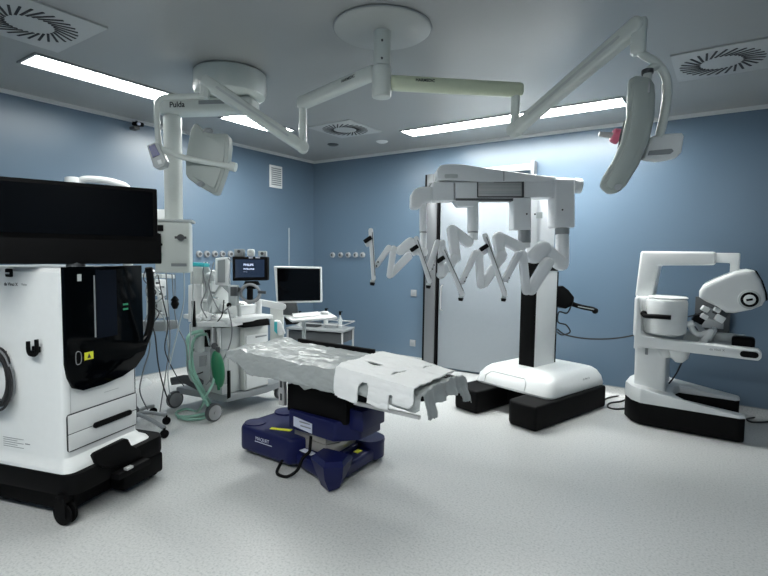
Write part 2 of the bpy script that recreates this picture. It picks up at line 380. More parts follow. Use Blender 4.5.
sl.part('handle_recess', MB().ball(P(208, 131.5, DL+.04), .03, (1.5, 1, .8)).ball(P(201, 184, DL+.06), .025, (1.4, 1, .8)), 'mgrey', parent=hd)
sl.part('lens', MB().poly([P(cx_+(x-cx_)*.75, cy_+(y-cy_)*.8, DL+.05)+V((-.5, .75, -.1)).normalized()*.075 for x, y in hp], V((-.5, .75, -.1)).normalized()*.02, bev=.004), 'clear', parent=hd)
# right head
DR = (RB-CO).dot(cf)
Q = lambda x, y, D=DR: at(x, y, D)
sl.part('yoke', MB().box(Q(639, 37), (.075, .07, .19), bev=.02, seg=3).tube([Q(640, 52), Q(645, 56), Q(655, 62), Q(663, 71), Q(667, 82), Q(667, 100), Q(664, 118), Q(660, 134), Q(658, 138)], .022, n=12), 'pend')
sl.part('yoke_arm', MB().tube([Q(659, 66), Q(652, 68), Q(648, 72), Q(647, 82)], .022, n=10).tube([Q(665, 85, DR+.08), Q(664, 110, DR+.08), Q(658, 138, DR+.08)], .018, n=10), 'pend')
sl.part('swivel', MB().cyl(Q(647.5, 70), Q(647.5, 74), .03), 'dgrey')
bp = [(628, 79), (636, 75.5), (650, 77), (654.5, 84), (655.5, 96), (654.5, 118), (649, 142), (639, 165), (626, 186), (617, 194), (607, 195), (598.5, 187.5), (602, 178), (612, 162), (620, 144), (626, 118), (627, 96)]
rh = sl.part('light_head', MB().poly([Q(x, y, DR-.14) for x, y in bp], ray(628, 135).normalized()*.34, bev=.022, seg=3, ang=40), 'shell', label='long curved right lamp head seen edge-on')
bc = [(633, 84), (642, 81), (649, 85), (650, 98), (648, 120), (642, 142), (631, 166), (620, 183), (611, 189), (605, 185), (611, 174), (622, 154), (631, 128), (633, 104)]
sl.part('side_panel', MB().poly([Q(x, y, DR-.148) for x, y in bc], cf*.015, bev=.005), 'shell', parent=rh)
sl.part('latch', MB().cyl(Q(618, 187, DR-.16), Q(618, 187, DR-.12), .017), 'mgrey', parent=rh)
sl.part('latch', MB().box(Q(649, 87, DR-.15), (.012, .012, .06), bev=.004), 'mgrey', parent=rh)
sl.part('lens_edge', MB().poly([Q(x, y, DR-.10) for x, y in [(627.5, 119), (626, 124), (620, 146), (616.5, 151), (620, 134), (624, 121)]], ray(628, 135).normalized()*.26, bev=.004), 'dgrey', parent=rh)
h = MB().cyl(Q(619, 137, DR), Q(612, 134.5, DR), .045, .035, n=12, bev=.01)
sl.part('handle', h, 'pink', parent=rh, label='pink sterile handle cover')
sl.part('handle_tip', MB().cyl(Q(613, 135.5, DR), Q(599, 134, DR), .016, .013, n=12), 'steel', parent=rh)
pb = [(644.5, 158.5), (648, 146), (652, 136), (667, 133.5), (683, 132.5), (684.5, 136), (682, 152), (677, 157.5), (660, 160.5)]
cb = sl.part('control_box', MB().poly([Q(x, y, DR-.02) for x, y in pb], cf*.05, bev=.012, seg=3), 'white')
sl.part('control_slot', MB().poly([Q(x, y, DR-.03) for x, y in [(648.5, 155), (650, 150.5), (672, 148.5), (674, 151), (671, 153.5)]], cf*.012, bev=.003), 'mgrey', parent=cb)

# ------------------------------------------------------------------ supply pendant at the left
pc = V((-3.885, 2.485, 0)); dc = V((-3.42, 2.71, 0))
sp = Thing('supply_pendant', 'cream ceiling supply pendant with a round drum, thick column and socket box', 'pendant', (dc.x, dc.y, 3.0))
sp.part('drum', MB().lathe([(.27, 2.999), (.285, 2.985), (.29, 2.86), (.275, 2.82), (.24, 2.80), (.05, 2.795)], dc, n=56), 'pend')
ad = (pc-dc).normalized()
pa = sp.part('arm', oval_arm(dc+V((0, 0, 2.735))-ad*.22, pc+V((0, 0, 2.735))+ad*.12, .20, .115), 'pend')
side_text('Pulda', .062, dc.lerp(pc, .80)+V((0, 0, 2.715)), ad, sp, pa, off=.101)
nn = ad.cross(UP); nn = -nn if nn.dot(cf) > 0 else nn
sp.part('arm_plate', MB().box(dc.lerp(pc, .22)+V((0, 0, 2.745))+nn*.10, (.22, .01, .03), rot=(0, 0, math.atan2(ad.y, ad.x))), 'mgrey', parent=pa)
sp.part('column', MB().cyl(pc+V((0, 0, 2.66)), pc+V((0, 0, 2.70)), .06).cyl(pc+V((0, 0, 1.80)), pc+V((0, 0, 2.665)), .072, n=32), 'pend')
rz = math.atan2(cr.y, cr.x)+.27
bx = Matrix.Rotation(rz, 3, 'Z')
def pb_(x, y, z): return V((pc.x, pc.y, 0))+bx @ V((x, y, 0))+V((0, 0, z))
sb = sp.part('socket_box', MB().box(pb_(0.0, 0, 1.58), (.27, .24, .425), rot=bx, bev=.02, seg=3), 'pend')
sp.part('box_lid', MB().box(pb_(.01, 0, 1.80), (.30, .27, .02), rot=bx, bev=.006), 'grey', parent=sb)
sp.part('knob', MB().cyl(pb_(.07, -.13, 1.66), pb_(.07, -.17, 1.66), .028).box(pb_(.07, -.165, 1.66), (.09, .02, .02), rot=bx), 'dgrey', parent=sb)
sp.part('socket', MB().cyl(pb_(-.11, -.13, 1.52), pb_(-.11, -.145, 1.52), .03), 'mgrey', parent=sb)
sp.part('socket', MB().box(pb_(-.09, -.133, 1.735), (.05, .02, .05), rot=bx, bev=.004), 'black', parent=sb)
sp.part('socket', MB().box(pb_(-.10, -.133, 1.655), (.03, .02, .07), rot=bx, bev=.004), 'black', parent=sb)
sp.part('socket', MB().cyl(pb_(-.085, -.13, 1.60), pb_(-.085, -.14, 1.60), .012), 'black', parent=sb)
sp.part('name_plate', MB().box(pb_(.05, -.131, 1.435), (.12, .006, .025), rot=bx), 'mgrey', parent=sb)
# things hung from that pendant
def hang(pts, r, m, lb, nm='hanging_cable', cat='cable', group=None):
    return single(nm, MB().tube(pts, r), m, lb, cat, group)
DP = 4.15
t = Thing('squeeze_bulb', 'black rubber squeeze bulb hanging on a thin cord below the pendant box', 'rubber bulb', at(175, 305, DP))
t.part('cord', MB().tube([at(175, 273, DP), at(175.3, 285, DP), at(175, 297, DP)], .003), 'gcable')
t.part('bulb', MB().lathe([(.004, -.055), (.018, -.05), (.024, -.035), (.034, -.012), (.024, .012), (.034, .02), (.014, .048), (.004, .055)], at(175, 302.5, DP), n=16), 'black')

# ------------------------------------------------------------------ second white equipment pendant behind the monitor
P5 = lambda x, y, D=4.7: at(x, y, D)
t = Thing('equipment_tower', 'white equipment tower behind the black foreground monitor, only its top and right edge showing', 'equipment tower', fl(128, 385))
e0 = at(128, 260, 4.8)
def tw(px, py, D): return at(px, py, D)
t.part('body', MB().poly([tw(112, 209, 4.75), tw(166, 209, 4.75), tw(166, 240, 4.75), tw(112, 240, 4.75)], cf*.25, bev=.02), 'white')
t.part('top_arm', MB().tube([tw(80, 184, 4.75), tw(84, 179.5, 4.75), tw(100, 180, 4.75), tw(116, 183, 4.75), tw(128, 190, 4.8), tw(130, 212, 4.85)], .035, n=10), 'white')
t.part('cap', MB().cyl(tw(74, 186, 4.75), tw(74, 178, 4.75), .078, bev=.012).cyl(tw(74, 210, 4.75), tw(74, 184, 4.75), .05), 'white')
t.part('spine', MB().cyl(fl(128, 385)+V((0, 0, .06)), tw(128, 240, 4.85), .045), 'grey')
fb = fl(128, 385)
t.part('foot', MB().cyl(fb, fb+V((0, 0, .06)), .26, .2, bev=.012), 'grey')
t.part('shelf', MB().poly([tw(112, 272, 4.7), tw(162, 274, 4.7), tw(162, 278, 4.7), tw(112, 276, 4.7)], cf*.3, bev=.008), 'grey')
t.part('shelf', MB().poly([tw(112, 322, 4.7), tw(165, 322, 4.7), tw(165, 331, 4.7), tw(112, 334, 4.7)], cf*.3, bev=.008), 'mgrey', label='darker grey lower shelf')
for i, (x0, y0, x1, y1, m, nm, lb) in enumerate([(146, 279, 159, 296, 'white', 'infusion_pump', 'white boxy pump under the upper tower shelf, right of the black cart'),
        (146, 300, 162, 318, 'grey', 'infusion_pump', 'grey boxy pump standing on the lower tower shelf')]):
    c0 = at(x0, y1, 4.62); q = Thing(nm, lb, 'infusion pump', at((x0+x1)/2, y1, 4.7))
    q.part('housing', MB().poly([at(x0, y0, 4.62), at(x1, y0, 4.62), at(x1, y1, 4.62), at(x0, y1, 4.62)], cf*.16, bev=.012), m)
    q.part('display', MB().poly([at(x0+2, y0+2, 4.612), at(x1-5, y0+2, 4.612), at(x1-5, y0+8, 4.612), at(x0+2, y0+8, 4.612)], cf*.01), 'dgrey')
    for k in range(3): q.part('button', MB().cyl(at(x0+3+k*3, y1-4, 4.625), at(x0+3+k*3, y1-4, 4.605), .009), 'mgrey')
for i, (x, y, rr_, m, lb) in enumerate([(152, 273, .030, 'white', 'small white valve hanging highest beside the pendant box'), (158, 288, .036, 'sheet', 'round white fluid canister right of the upper pump'),
        (161, 298, .030, 'white', 'white suction jar lower right of the upper pump'), (149, 298, .024, 'grey', 'grey regulator between the two tower pumps'), (160, 315, .028, 'white', 'white jar at the right end of the lower tower shelf')]):
    c_ = at(x, y, 4.5); q = Thing('suction_jar', lb, 'jar', c_)
    q.part('jar', MB().lathe([(rr_*.7, -rr_), (rr_, -rr_*.8), (rr_, rr_*.5), (rr_*.6, rr_)], c_, n=16), m)
    q.part('cap', MB().cyl(c_+V((0, 0, rr_)), c_+V((0, 0, rr_*1.5)), rr_*.5, n=12), 'dgrey')
    q.part('nozzle', MB().cyl(c_+V((0, 0, rr_*.3)), c_+V((rr_*1.6, rr_*.6, rr_*.3)), rr_*.22, n=8), 'chrome')
exec_cables = [
 ([(146, 268), (144, 280), (156, 292), (148, 302), (159, 312), (154, 322)], .005, 'cable', 4.4, 'black lead zigzagging down past the suction jars'),
 ([(160, 270), (154, 284), (163, 296), (155, 306), (164, 318), (167, 335), (170, 360)], .006, 'clear', 4.42, 'clear tube winding down past the suction jars'),
 ([(172, 274), (176, 320), (186, 345), (188, 372)], .005, 'gcable', 4.4, 'grey cable slanting from the squeeze bulb towards the pale green hoses'),
 ([(150, 270), (149, 285), (152, 300), (150, 318), (155, 335), (158, 362), (163, 385), (170, 405)], .006, 'cable', 4.3, 'black cable curving down from the pendant to the stand casters'),
 ([(158, 275), (163, 300), (168, 325), (165, 350), (176, 375), (184, 386)], .005, 'cable', 4.35, 'thin black cable looping down beside the teal tray column'),
 ([(166, 273), (168, 300), (170, 340), (166, 372), (162, 398), (160, 412)], .005, 'gcable', 4.4, 'grey cable hanging straight to the floor behind the stand'),
 ([(184, 272), (184, 300), (178, 330), (172, 355), (168, 374), (170, 395)], .006, 'clear', 4.3, 'clear plastic tube hanging below the pendant box right side'),
 ([(154, 272), (146, 290), (152, 306), (145, 322), (152, 333)], .007, 'gcable', 4.35, 'short grey cable coiling past the pumps'),
 ([(144, 322), (150, 345), (143, 372), (140, 392), (148, 410)], .006, 'gcable', 4.35, 'dark grey cable dropping from the lower tower shelf near the black cart'),
 ([(193, 272), (193, 300), (191, 330), (189, 360)], .006, 'clear', 4.4, 'clear tube hanging from the teal tray'),
]
for pts, r, m, D, lb in exec_cables: hang([at(x, y, D) for x, y in pts], r, m, lb)

# ------------------------------------------------------------------ vision cart in the left foreground
vc = Thing('vision_cart', 'white and black imaging cart on casters in the left foreground, under the black monitor', 'equipment cart', (-3.062, 1.263, 0), R(17.45))
ang = R(17.45)
def cl(mb, name, m, parent=None, label=None): return vc.part(name, mb, m, parent, world=False, label=label)
def loc(p): return vc.inv @ V(p)
ex = V((math.cos(ang), math.sin(ang), 0)); ey = V((-math.sin(ang), math.cos(ang), 0))
W, DPT = .53, .74
def rr(x0, x1, y0, y1, r, z, n=6):
    pts = []
    for cx, cy, a0 in ((x1-r, y1-r, 0), (x0+r, y1-r, 90), (x0+r, y0+r, 180), (x1-r, y0+r, 270)):
        for k in range(n+1):
            a = R(a0+90*k/n); pts.append(V((cx+r*math.cos(a), cy+r*math.sin(a), z)))
    return pts
def loft(rings):
    b = bmesh.new(); vs = [[b.verts.new(p) for p in r_] for r_ in rings]
    for A, B_ in zip(vs, vs[1:]):
        for k in range(len(A)): b.faces.new((A[k], A[(k+1) % len(A)], B_[(k+1) % len(A)], B_[k]))
    b.faces.new(vs[0][::-1]); b.faces.new(vs[-1])
    m = MB(); m._add(b); return m
body = cl(loft([rr(-DPT-.04, .07, -.055, W+.06, .06, .288), rr(-DPT-.03, .06, -.05, W+.05, .06, .305), rr(-DPT-.01, .025, -.02, W+.02, .05, .322), rr(-DPT, 0, 0, W, .035, .35), rr(-DPT, 0, 0, W, .035, 1.42), rr(-DPT+.02, -.02, .02, W-.02, .03, 1.445)]), 'body', 'white')
cl(MB().poly(rr(-DPT-.06, .11, -.065, W+.15, .09, .165), (0, 0, .123), bev=.02), 'base_plate', 'black')
cl(MB().span((-DPT, .0, .045), (.0, W+.02, .17)), 'undercarriage', 'black')
for x, y in ((.035, -.045), (-.66, -.04), (.035, W+.06), (-.66, W+.03)):
    fk = cl(MB().box((x, y, .155), (.05, .07, .06), bev=.01).span((x-.035, y-.035, .05), (x+.035, y-.027, .16)).span((x-.035, y+.027, .05), (x+.035, y+.035, .16)), 'caster', 'black')
    cl(MB().cyl((x, y-.026, .065), (x, y-.010, .065), .065, bev=.008).cyl((x, y+.010, .065), (x, y+.026, .065), .065, bev=.008).cyl((x, y-.028, .065), (x, y+.028, .065), .02), 'wheel', 'black', parent=fk)
# pedal tray
def cv(px, py, off=0.0):     # point on the cart's front plane shifted outwards
    return loc(vpl(px, py, V((-3.062, 1.263, 0))+ex*off, ey))
tr = cl(MB().poly([cv(x, y, .12) for x, y in ((93.5, 456), (96, 453), (125, 438.5), (128.5, 439), (131.5, 445), (141, 450), (142, 458), (120, 467), (104, 468), (97, 464))], (-.03, 0, 0), bev=.008), 'pedal_tray', 'black')
cl(MB().span((-.02, .30, .035), (.11, .64, .17), bev=.02).span((.06, .20, .16), (.17, .46, .20), bev=.01), 'tray_lip', 'black', parent=tr)
cl(MB().box((.175, .27, .215), (.03, .05, .016), bev=.004), 'latch', 'steel', parent=tr)
# drawer fronts
for z0, z1 in ((.492, .600), (.392, .487)):
    dr = cl(MB().poly([(.0, .012, z0), (.0, .515, z0), (.0, .515, z1), (.0, .012, z1)], (.008, 0, 0), bev=.003), 'drawer', 'white')
cl(MB().poly([V((0, q_.x, q_.y)) for q_ in rr(.004, .523, .385, .607, .02, 0)], (.004, 0, 0)), 'drawer_gap', 'ink')
cl(MB().link((.014, .19, .490), (.014, .45, .490), .017, .017, .014, (1, 0, 0)), 'drawer_handle', 'black')
cl(MB().span((-.02, .0345, .395), (.001, .0355, 1.42)), 'panel_seam', 'gink')
# smoked glass front
gp = [(-.004, 1.452), (-.004, .90), (.01, .82), (.04, .755), (.10, .728), (.24, .728), (.39, .745), (.50, .78), (.58, .85), (.625, .95), (.625, .99), (.57, .95), (.565, 1.452)]
gl = cl(MB().poly([(.001, y, z) for y, z in gp], (.028, 0, 0), bev=.006), 'glass_front', 'glass')
cl(MB().tube([(.01, .60, .93), (.01, .645, 1.02), (.01, .668, 1.15), (.01, .66, 1.35), (.01, .645, 1.435)], .024, n=10), 'side_rail', 'black')
cl(MB().span((.029, .20, 1.02), (.032, .35, 1.43)), 'reflection_panel', 'tint', parent=gl)  # bluish reflection in the glass, laid on as a thin coloured panel
cl(MB().span((.029, .185, 1.03), (.034, .192, 1.40)), 'inner_rail', 'mgrey', parent=gl)
cl(MB().span((.029, .075, 1.37), (.036, .10, 1.41), bev=.003), 'rocker_switch', 'grey', parent=gl)
for z in (1.17, 1.20): cl(MB().span((.029, .40, z), (.032, .44, z+.012)), 'indicator', 'led', parent=gl)
cl(MB().tube([(.031, .055, .96), (.031, .085, .955), (.031, .085, .90), (.031, .055, .895)], .0022, closed=True, sub=4), 'port_outline', 'gink', parent=gl)
yl = cl(MB().span((.029, .11, .905), (.031, .17, .95)), 'warning_sticker', 'yellow', parent=gl)
cl(MB().poly([(.031, .127, .914), (.031, .153, .914), (.031, .14, .942)], (.0008, 0, 0)), 'warning_triangle', 'ink', parent=gl)
# side fittings
def cs(px, py, off=0.): return loc(vpl(px, py, V((-3.062, 1.263, 0))-ey*off, -ex))
a = cs(37.5, 347)
cl(MB().box((a.x, -.008, a.z-.012), (.055, .014, .035), bev=.004).tube([(a.x-.032, -.03, a.z+.035), (a.x-.032, -.03, a.z-.015), (a.x-.018, -.03, a.z-.038), (a.x+.018, -.03, a.z-.038), (a.x+.032, -.03, a.z-.015), (a.x+.032, -.03, a.z+.05)], .011, n=8).span((a.x-.01, -.034, a.z-.035), (a.x+.01, -.005, a.z-.015)), 'cable_hook', 'black')
a = cs(4, 352)
cl(MB().box((a.x, -.03, a.z), (.05, .06, .02), bev=.004).box((a.x, -.06, a.z+.02), (.05, .012, .05), bev=.004), 'cable_hook', 'black')
coil = Thing('cable_coil', 'coil of black and grey cables hanging on the side of the imaging cart', 'cable', vc.m @ V((a.x, -.05, a.z)))
for k in range(9):
    rr_ = .15-.006*(k % 4); zc = a.z-.13-.006*k
    pts = [vc.m @ V((a.x+(.3*rr_+.03+.003*k)*math.cos(u)*1.1, -.025-.008*(k % 5), zc+rr_*1.05*math.sin(u))) for u in [math.tau*j/18 for j in range(18)]]
    coil.part('cable_loop', MB().tube(pts, .008, n=6, closed=True, sub=2), ('cable', 'gcable', 'cable', 'dgrey')[k % 4])
a = cs(10, 271)
cl(MB().box((a.x, -.006, a.z-.01), (.05, .016, .05), bev=.008), 'side_latch', 'black')
cl(MB().box((a.x, -.016, a.z-.012), (.028, .004, .010), bev=.001), 'latch_mark', 'white')
a = cs(4, 284)
q = text('da Vinci X', .026, vc.m @ V((a.x, -.0008, a.z-.008)), ex, -ey, 'ink', th=vc, ext=.0004, bold=True)
a = cs(20, 284); text('Vision', .018, vc.m @ V((a.x+.01, -.0008, a.z-.008)), ex, -ey, 'gink', th=vc, ext=.0004)
a = cs(3.5, 440); b = cs(24, 449)
for k in range(5): cl(MB().span((a.x, -.0012, a.z+.02-k*.013), (b.x-(.05 if k % 2 else 0), -.0002, a.z+.023-k*.013)), 'label_line', 'gink')
cl(MB().span((b.x+.012, -.0012, b.z+.03), (b.x+.05, -.0002, b.z+.036)), 'label_line', 'gink')
text('IntelliTower', .018, vc.m @ V((.0012, .30, .665)), ey, ex, 'gink', th=vc, ext=.0003) if False else None
cl(MB().span((.0, .27, .668), (.0008, .38, .672)), 'name_line', 'grey')
# monitor on top
m0 = at(0, 220, 2.70); m1 = at(158, 227, 3.18)
md = V(((m1-m0).x, (m1-m0).y, 0)).normalized(); mn = V((md.y, -md.x, 0)); mn = -mn if mn.dot(cf) > 0 else mn
mo = Thing('display_monitor', 'large black display monitor standing on top of the imaging cart', 'monitor', V((m1.x, m1.y, 1.47))-md*.45)
def mp(px, py, off=0.): return vpl(px, py, m1+mn*off, md)
tr_ = mp(157.5, 189); br = mp(158.5, 233); tl = mp(0, 175)
z1, z0 = tr_.z, br.z-.0
def mq(s_, z, o=0.): return V((m1.x, m1.y, 0))+md*s_+mn*o+V((0, 0, z))
Lm = -.98
mo.part('housing', MB().poly([mq(Lm, 1.60), mq(0, 1.60), mq(0, z1), mq(Lm, z1)], -mn*.06, bev=.012, seg=3), 'black')
mo.part('screen', MB().poly([mq(Lm+.03, 1.64, .001), mq(-.03, 1.64, .001), mq(-.03, z1-.025, .001), mq(Lm+.03, z1-.025, .001)], mn*.003), 'screen')
mo.part('dock', MB().poly([mq(Lm, 1.466), mq(.02, 1.466), mq(.02, 1.65), mq(0.005, 1.665), mq(Lm, 1.665)], -mn*.10+mn*.0, bev=.014, seg=3), 'black')
mo.part('mount', MB().cyl(mq(-.45, 1.447, -.05), mq(-.45, 1.50, -.05), .05), 'dgrey')

# ------------------------------------------------------------------ stand with casters behind the cart
sc = fl(135, 424); ivx = Thing('infusion_stand', 'five-legged wheeled stand poking out behind the black cart', 'stand', (sc.x, sc.y, 0))
ivx.part('hub', MB().lathe([(.04, .07), (.045, .09), (.035, .14), (.02, .16)], sc), 'dgrey')
ivx.part('pole', MB().cyl(sc+V((0, 0, .14)), sc+V((0, 0, 1.35)), .011), 'chrome')
tips = [fl(164.5, 438), fl(166.5, 424.5)]
a1 = math.atan2(tips[1].y-sc.y, tips[1].x-sc.x)
for k in (1, 2, 3): tips.append(sc+V((math.cos(a1+.3+k*1.1), math.sin(a1+.3+k*1.1), 0))*.26)
for tp in tips:
    lg = ivx.part('leg', MB().tube([sc+V((0, 0, .10)), sc.lerp(tp, .5)+V((0, 0, .105)), tp+V((0, 0, .085))], .018, n=8), 'mgrey')
    ivx.part('caster', MB().cyl(tp+V((-.014, 0, .035)), tp+V((.014, 0, .035)), .035, bev=.005).cyl(tp+V((0, 0, .04)), tp+V((0, 0, .085)), .010), 'black', parent=lg)

# ------------------------------------------------------------------ anaesthesia machine
am = Thing('anaesthesia_machine', 'white anaesthesia machine on a grey wheeled base beside the head of the operating table', 'anaesthesia machine', (-4.1, 3.3, 0))
X0, X1, Y0, Y1 = -4.42, -3.80, 2.90, 3.46
am.part('base', MB().poly([(X0-.05, Y0-.05, .13), (X1-.02, Y0+.06, .13), (X1+.03, Y1-.05, .13), (X1-.02, Y1+.22, .13), (X0, Y1+.1, .13)], (0, 0, .07), bev=.02), 'mgrey')
for x, y, r_, lb in ((-3.80, 2.80, .085, 1), (-4.44, 2.82, .085, 0), (-3.84, 3.66, .075, 0), (-4.35, 3.50, .07, 0)):
    w_ = am.part('caster', MB().cyl((x-.02, y, r_), (x+.02, y, r_), r_, n=28, bev=.01), 'dgrey')
    am.part('wheel_disc', MB().cyl((x+.019, y, r_), (x+.026, y, r_), r_*.8, n=28, bev=.003).cyl((x+.026, y, r_), (x+.034, y, r_), r_*.2, n=16), 'rubber', parent=w_)
am.part('body', MB().span((X0+.04, Y0+.25, .20), (X1, Y1, .88), bev=.02), 'plastic')
for k, (za, zb) in enumerate(((.22, .40), (.42, .60), (.62, .74))):
    dr = am.part('drawer', MB().span((X1, Y0+.27, za), (X1+.012, Y1-.02, zb), bev=.004), 'white')
    am.part('drawer_handle', MB().span((X1+.012, 3.28, zb-.03), (X1+.022, 3.42, zb-.015), bev=.004), 'mgrey', parent=dr)
am.part('breathing_block', MB().span((X0+.06, Y0+.03, .20), (X1-.05, Y0+.25, .84), bev=.02), 'grey')
am.part('absorber', MB().lathe([(.08, .30), (.09, .32), (.09, .62), (.07, .66), (.05, .70), (.06, .72), (.06, .80)], (-3.93, 2.97, 0), n=28), 'clear')
am.part('worktop', MB().span((X0-.02, Y0+.02, .88), (X1+.05, Y1+.02, .925), bev=.015), 'white')
am.part('side_tray', MB().poly([at(197, 322, 4.55), at(232, 322, 4.6), at(232, 327, 4.6), at(197, 327, 4.55)], V((-.05, .22, 0)), bev=.008), 'white')
am.part('front_band', MB().poly([at(243, 321, 4.74), at(269, 318.5, 4.95), at(270, 325, 4.95), at(244, 328, 4.74)], V((-.1, .0, 0)), bev=.006), 'black')
am.part('top_box', MB().span((X0+.03, Y0+.30, .925), (X1-.12, Y1-.02, 1.02), bev=.02), 'white')
am.part('column', MB().span((X0+.02, Y0+.20, .92), (X0+.20, Y0+.42, 1.36), bev=.02), 'grey')
# side column and its slim vertical display seen nearly edge-on
dsp = am.part('display_housing', MB().poly([at(215, 258, 4.75), at(228, 257, 4.75), at(228.5, 286, 4.75), at(215, 285, 4.75)], cf*.07, bev=.012, seg=3), 'white')
am.part('display_screen', MB().poly([at(217.5, 260.5, 4.745), at(225, 259.5, 4.745), at(225, 282.5, 4.745), at(217.5, 282.5, 4.745)], cf*.006), 'mgrey', parent=dsp)
am.part('support_arm', MB().tube([at(222, 284, 4.78), at(230, 292, 4.8), at(238, 305, 4.82), at(240, 322, 4.85)], .02, n=10).tube([at(222, 284, 4.8), at(212, 300, 4.95), at(206, 318, 4.95)], .015), 'grey')
am.part('vaporiser', MB().poly([at(228, 285, 4.7), at(236, 285, 4.7), at(236, 306, 4.7), at(228, 306, 4.7)], cf*.12, bev=.012), 'grey')
am.part('vaporiser_dial', MB().cyl(at(234, 287, 4.72), at(234, 296, 4.72), .035, n=20, bev=.004), 'dgrey')
am.part('gauge_ball', MB().ball(at(229, 305, 4.66), .023), 'black')
am.part('bracket', MB().box(at(196, 277, 4.78), (.012, .012, .012)).poly([at(203, 262, 4.78), at(207, 262, 4.78), at(207, 318, 4.78), at(203, 318, 4.78)], cf*.03, bev=.004), 'grey')
am.part('backing_panel', MB().poly([at(188, 285, 4.85), at(202, 283, 4.85), at(202, 322, 4.85), at(188, 322, 4.85)], cf*.08, bev=.01), 'white')
am.part('dark_rail', MB().poly([at(191.5, 301, 4.7), at(194, 301, 4.7), at(195, 327, 4.7), at(192.5, 327, 4.7)], cf*.03), 'black')
am.part('manifold', MB().cyl(at(206, 268, 4.74), at(212, 282, 4.74), .03).cyl(at(207, 282, 4.74), at(206, 296, 4.74), .022).ball(at(209, 276, 4.72), .035), 'grey')
for i, (x, y, r_) in enumerate(((212, 292, .012), (204, 300, .015), (215, 298, .014), (224, 312, .012), (232, 316, .02), (214, 315, .02))):
    am.part('connector', MB().cyl(at(x-2, y, 4.7), at(x+3, y+1, 4.7), r_, n=12), ('mgrey', 'white', 'chrome')[i % 3])
am.part('side_bracket', MB().poly([at(184, 378, 4.80), at(196, 379, 4.72), at(204, 384, 4.68), at(198, 391, 4.68), at(184, 384, 4.8), at(171, 386, 4.86), at(170, 381, 4.86)], (0, 0, .035), bev=.01), 'dgrey')
am.part('bag_arm', MB().tube([at(206, 330, 4.62), at(208, 337, 4.6), at(210, 346, 4.6)], .012), 'chrome')
am.part('canister', MB().cyl(at(200, 352, 4.62), at(200, 331, 4.62), .05, .055, n=24, bev=.006), 'clear')
am.part('pump_block', MB().poly([at(204, 330, 4.6), at(211, 330, 4.6), at(211, 347, 4.6), at(204, 347, 4.6)], cf*.06, bev=.008), 'black')
am.part('edge_strip', MB().poly([at(227, 371, 4.55), at(229.5, 371, 4.55), at(229.8, 398, 4.55), at(227, 399, 4.55)], cf*.03), 'black')
am.part('flow_tube', MB().cyl(at(213, 348, 4.6), at(213, 328, 4.6), .022, n=16), 'steel')
am.part('flow_tube', MB().cyl(at(219, 348, 4.6), at(219, 328, 4.6), .018, n=16), 'white')
am.part('valve_ring', MB().cyl(at(214.5, 346, 4.52), at(214.5, 346, 4.57), .03, n=20, bev=.004), 'dgrey')
am.part('status_panel', MB().poly([at(199, 356, 4.6), at(206, 355, 4.6), at(206, 366, 4.6), at(199, 367, 4.6)], cf*.03, bev=.004), 'mgrey')
# breathing hoses hang on the machine and trail on the floor
def hose(pts, r, m, lb):
    q = MB().tube(pts, r, n=8); return single('breathing_hose', q, m, lb, 'hose')
hose([at(203, 331, 4.55), at(193, 333, 4.5), at(188, 338, 4.45), at(188, 352, 4.43), at(190, 370, 4.42), at(198, 387, 4.4), at(206, 402, 4.42), fl(211, 411, .02), fl(205, 414, .02), fl(190, 417, .02), fl(178, 417, .02)], .017, 'hose', 'thick pale green hose hanging at the front left of the anaesthesia machine')
hose([at(206, 334, 4.6), at(196, 337, 4.55), at(192, 348, 4.5), at(193, 368, 4.45), at(202, 388, 4.4), fl(214, 409, .02), fl(222, 408, .02)], .014, 'hose', 'second pale green hose, bending towards the front caster')
hose([at(215, 375, 4.45), at(212, 385, 4.4), at(206, 396, 4.4), fl(198, 411, .02), fl(186, 409, .02), fl(176, 413, .02), fl(184, 419, .02), fl(200, 419, .02), fl(214, 414, .02)], .012, 'hose', 'pale green hose lying in a loop on the floor before the casters')
hose([at(194, 345, 4.6), at(187, 360, 4.6), at(190, 378, 4.6), at(197, 384, 4.62)], .008, 'clear', 'thin clear hose bowed out beside the pale green ones')
bg = Thing('breathing_bag', 'dark green rubber breathing bag hanging on the anaesthesia machine front', 'breathing bag', at(218, 386, 4.5))
ctr = at(218, 369, 4.45)
bg.part('bag', MB()._add(bmesh_ball := (lambda: (lambda b: (bmesh.ops.create_uvsphere(b, u_segments=20, v_segments=14, radius=1), b)[1])(bmesh.new()))(), Matrix.Translation(ctr) @ Matrix.Rotation(-.12, 4, cf) @ Matrix.Diagonal((.062, .055, .17, 1))), 'green')
bg.part('neck', MB().cyl(ctr+V((0, 0, .15)), ctr+V((0, 0, .20)), .018), 'dgrey')
bg.part('tail', MB().cyl(ctr+V((.01, 0, -.19)), ctr+V((0, 0, -.15)), .012), 'green')
# cables over the worktop
for i, (pts, m, lb) in enumerate([
 ([(206, 262), (203, 272), (206, 290), (201, 305), (207, 318)], 'gcable', 'grey lead twisting beside the slim vertical display'),
 ([(214, 262), (209, 285), (216, 305), (222, 312), (230, 306)], 'gcable', 'grey lead looping under the slim vertical display'),
 ([(228, 258), (232, 262)], 'gcable', 'short lead between the slim display and the patient screen'),
 ([(224, 300), (222, 315), (215, 325), (212, 335), (216, 350)], 'cable', 'dark lead dropping from the black ball gauge'),
 ([(228, 308), (232, 330), (228, 350), (214, 375), (206, 385)], 'gcable', 'grey lead crossing in front of the green bag'),
 ([(196, 346), (191, 356), (190, 366), (195, 374), (203, 372)], 'cable', 'dark lead looped at the left flank of the machine')]):
    hang([at(x, y, 4.6) for x, y in pts], .006, m, lb)
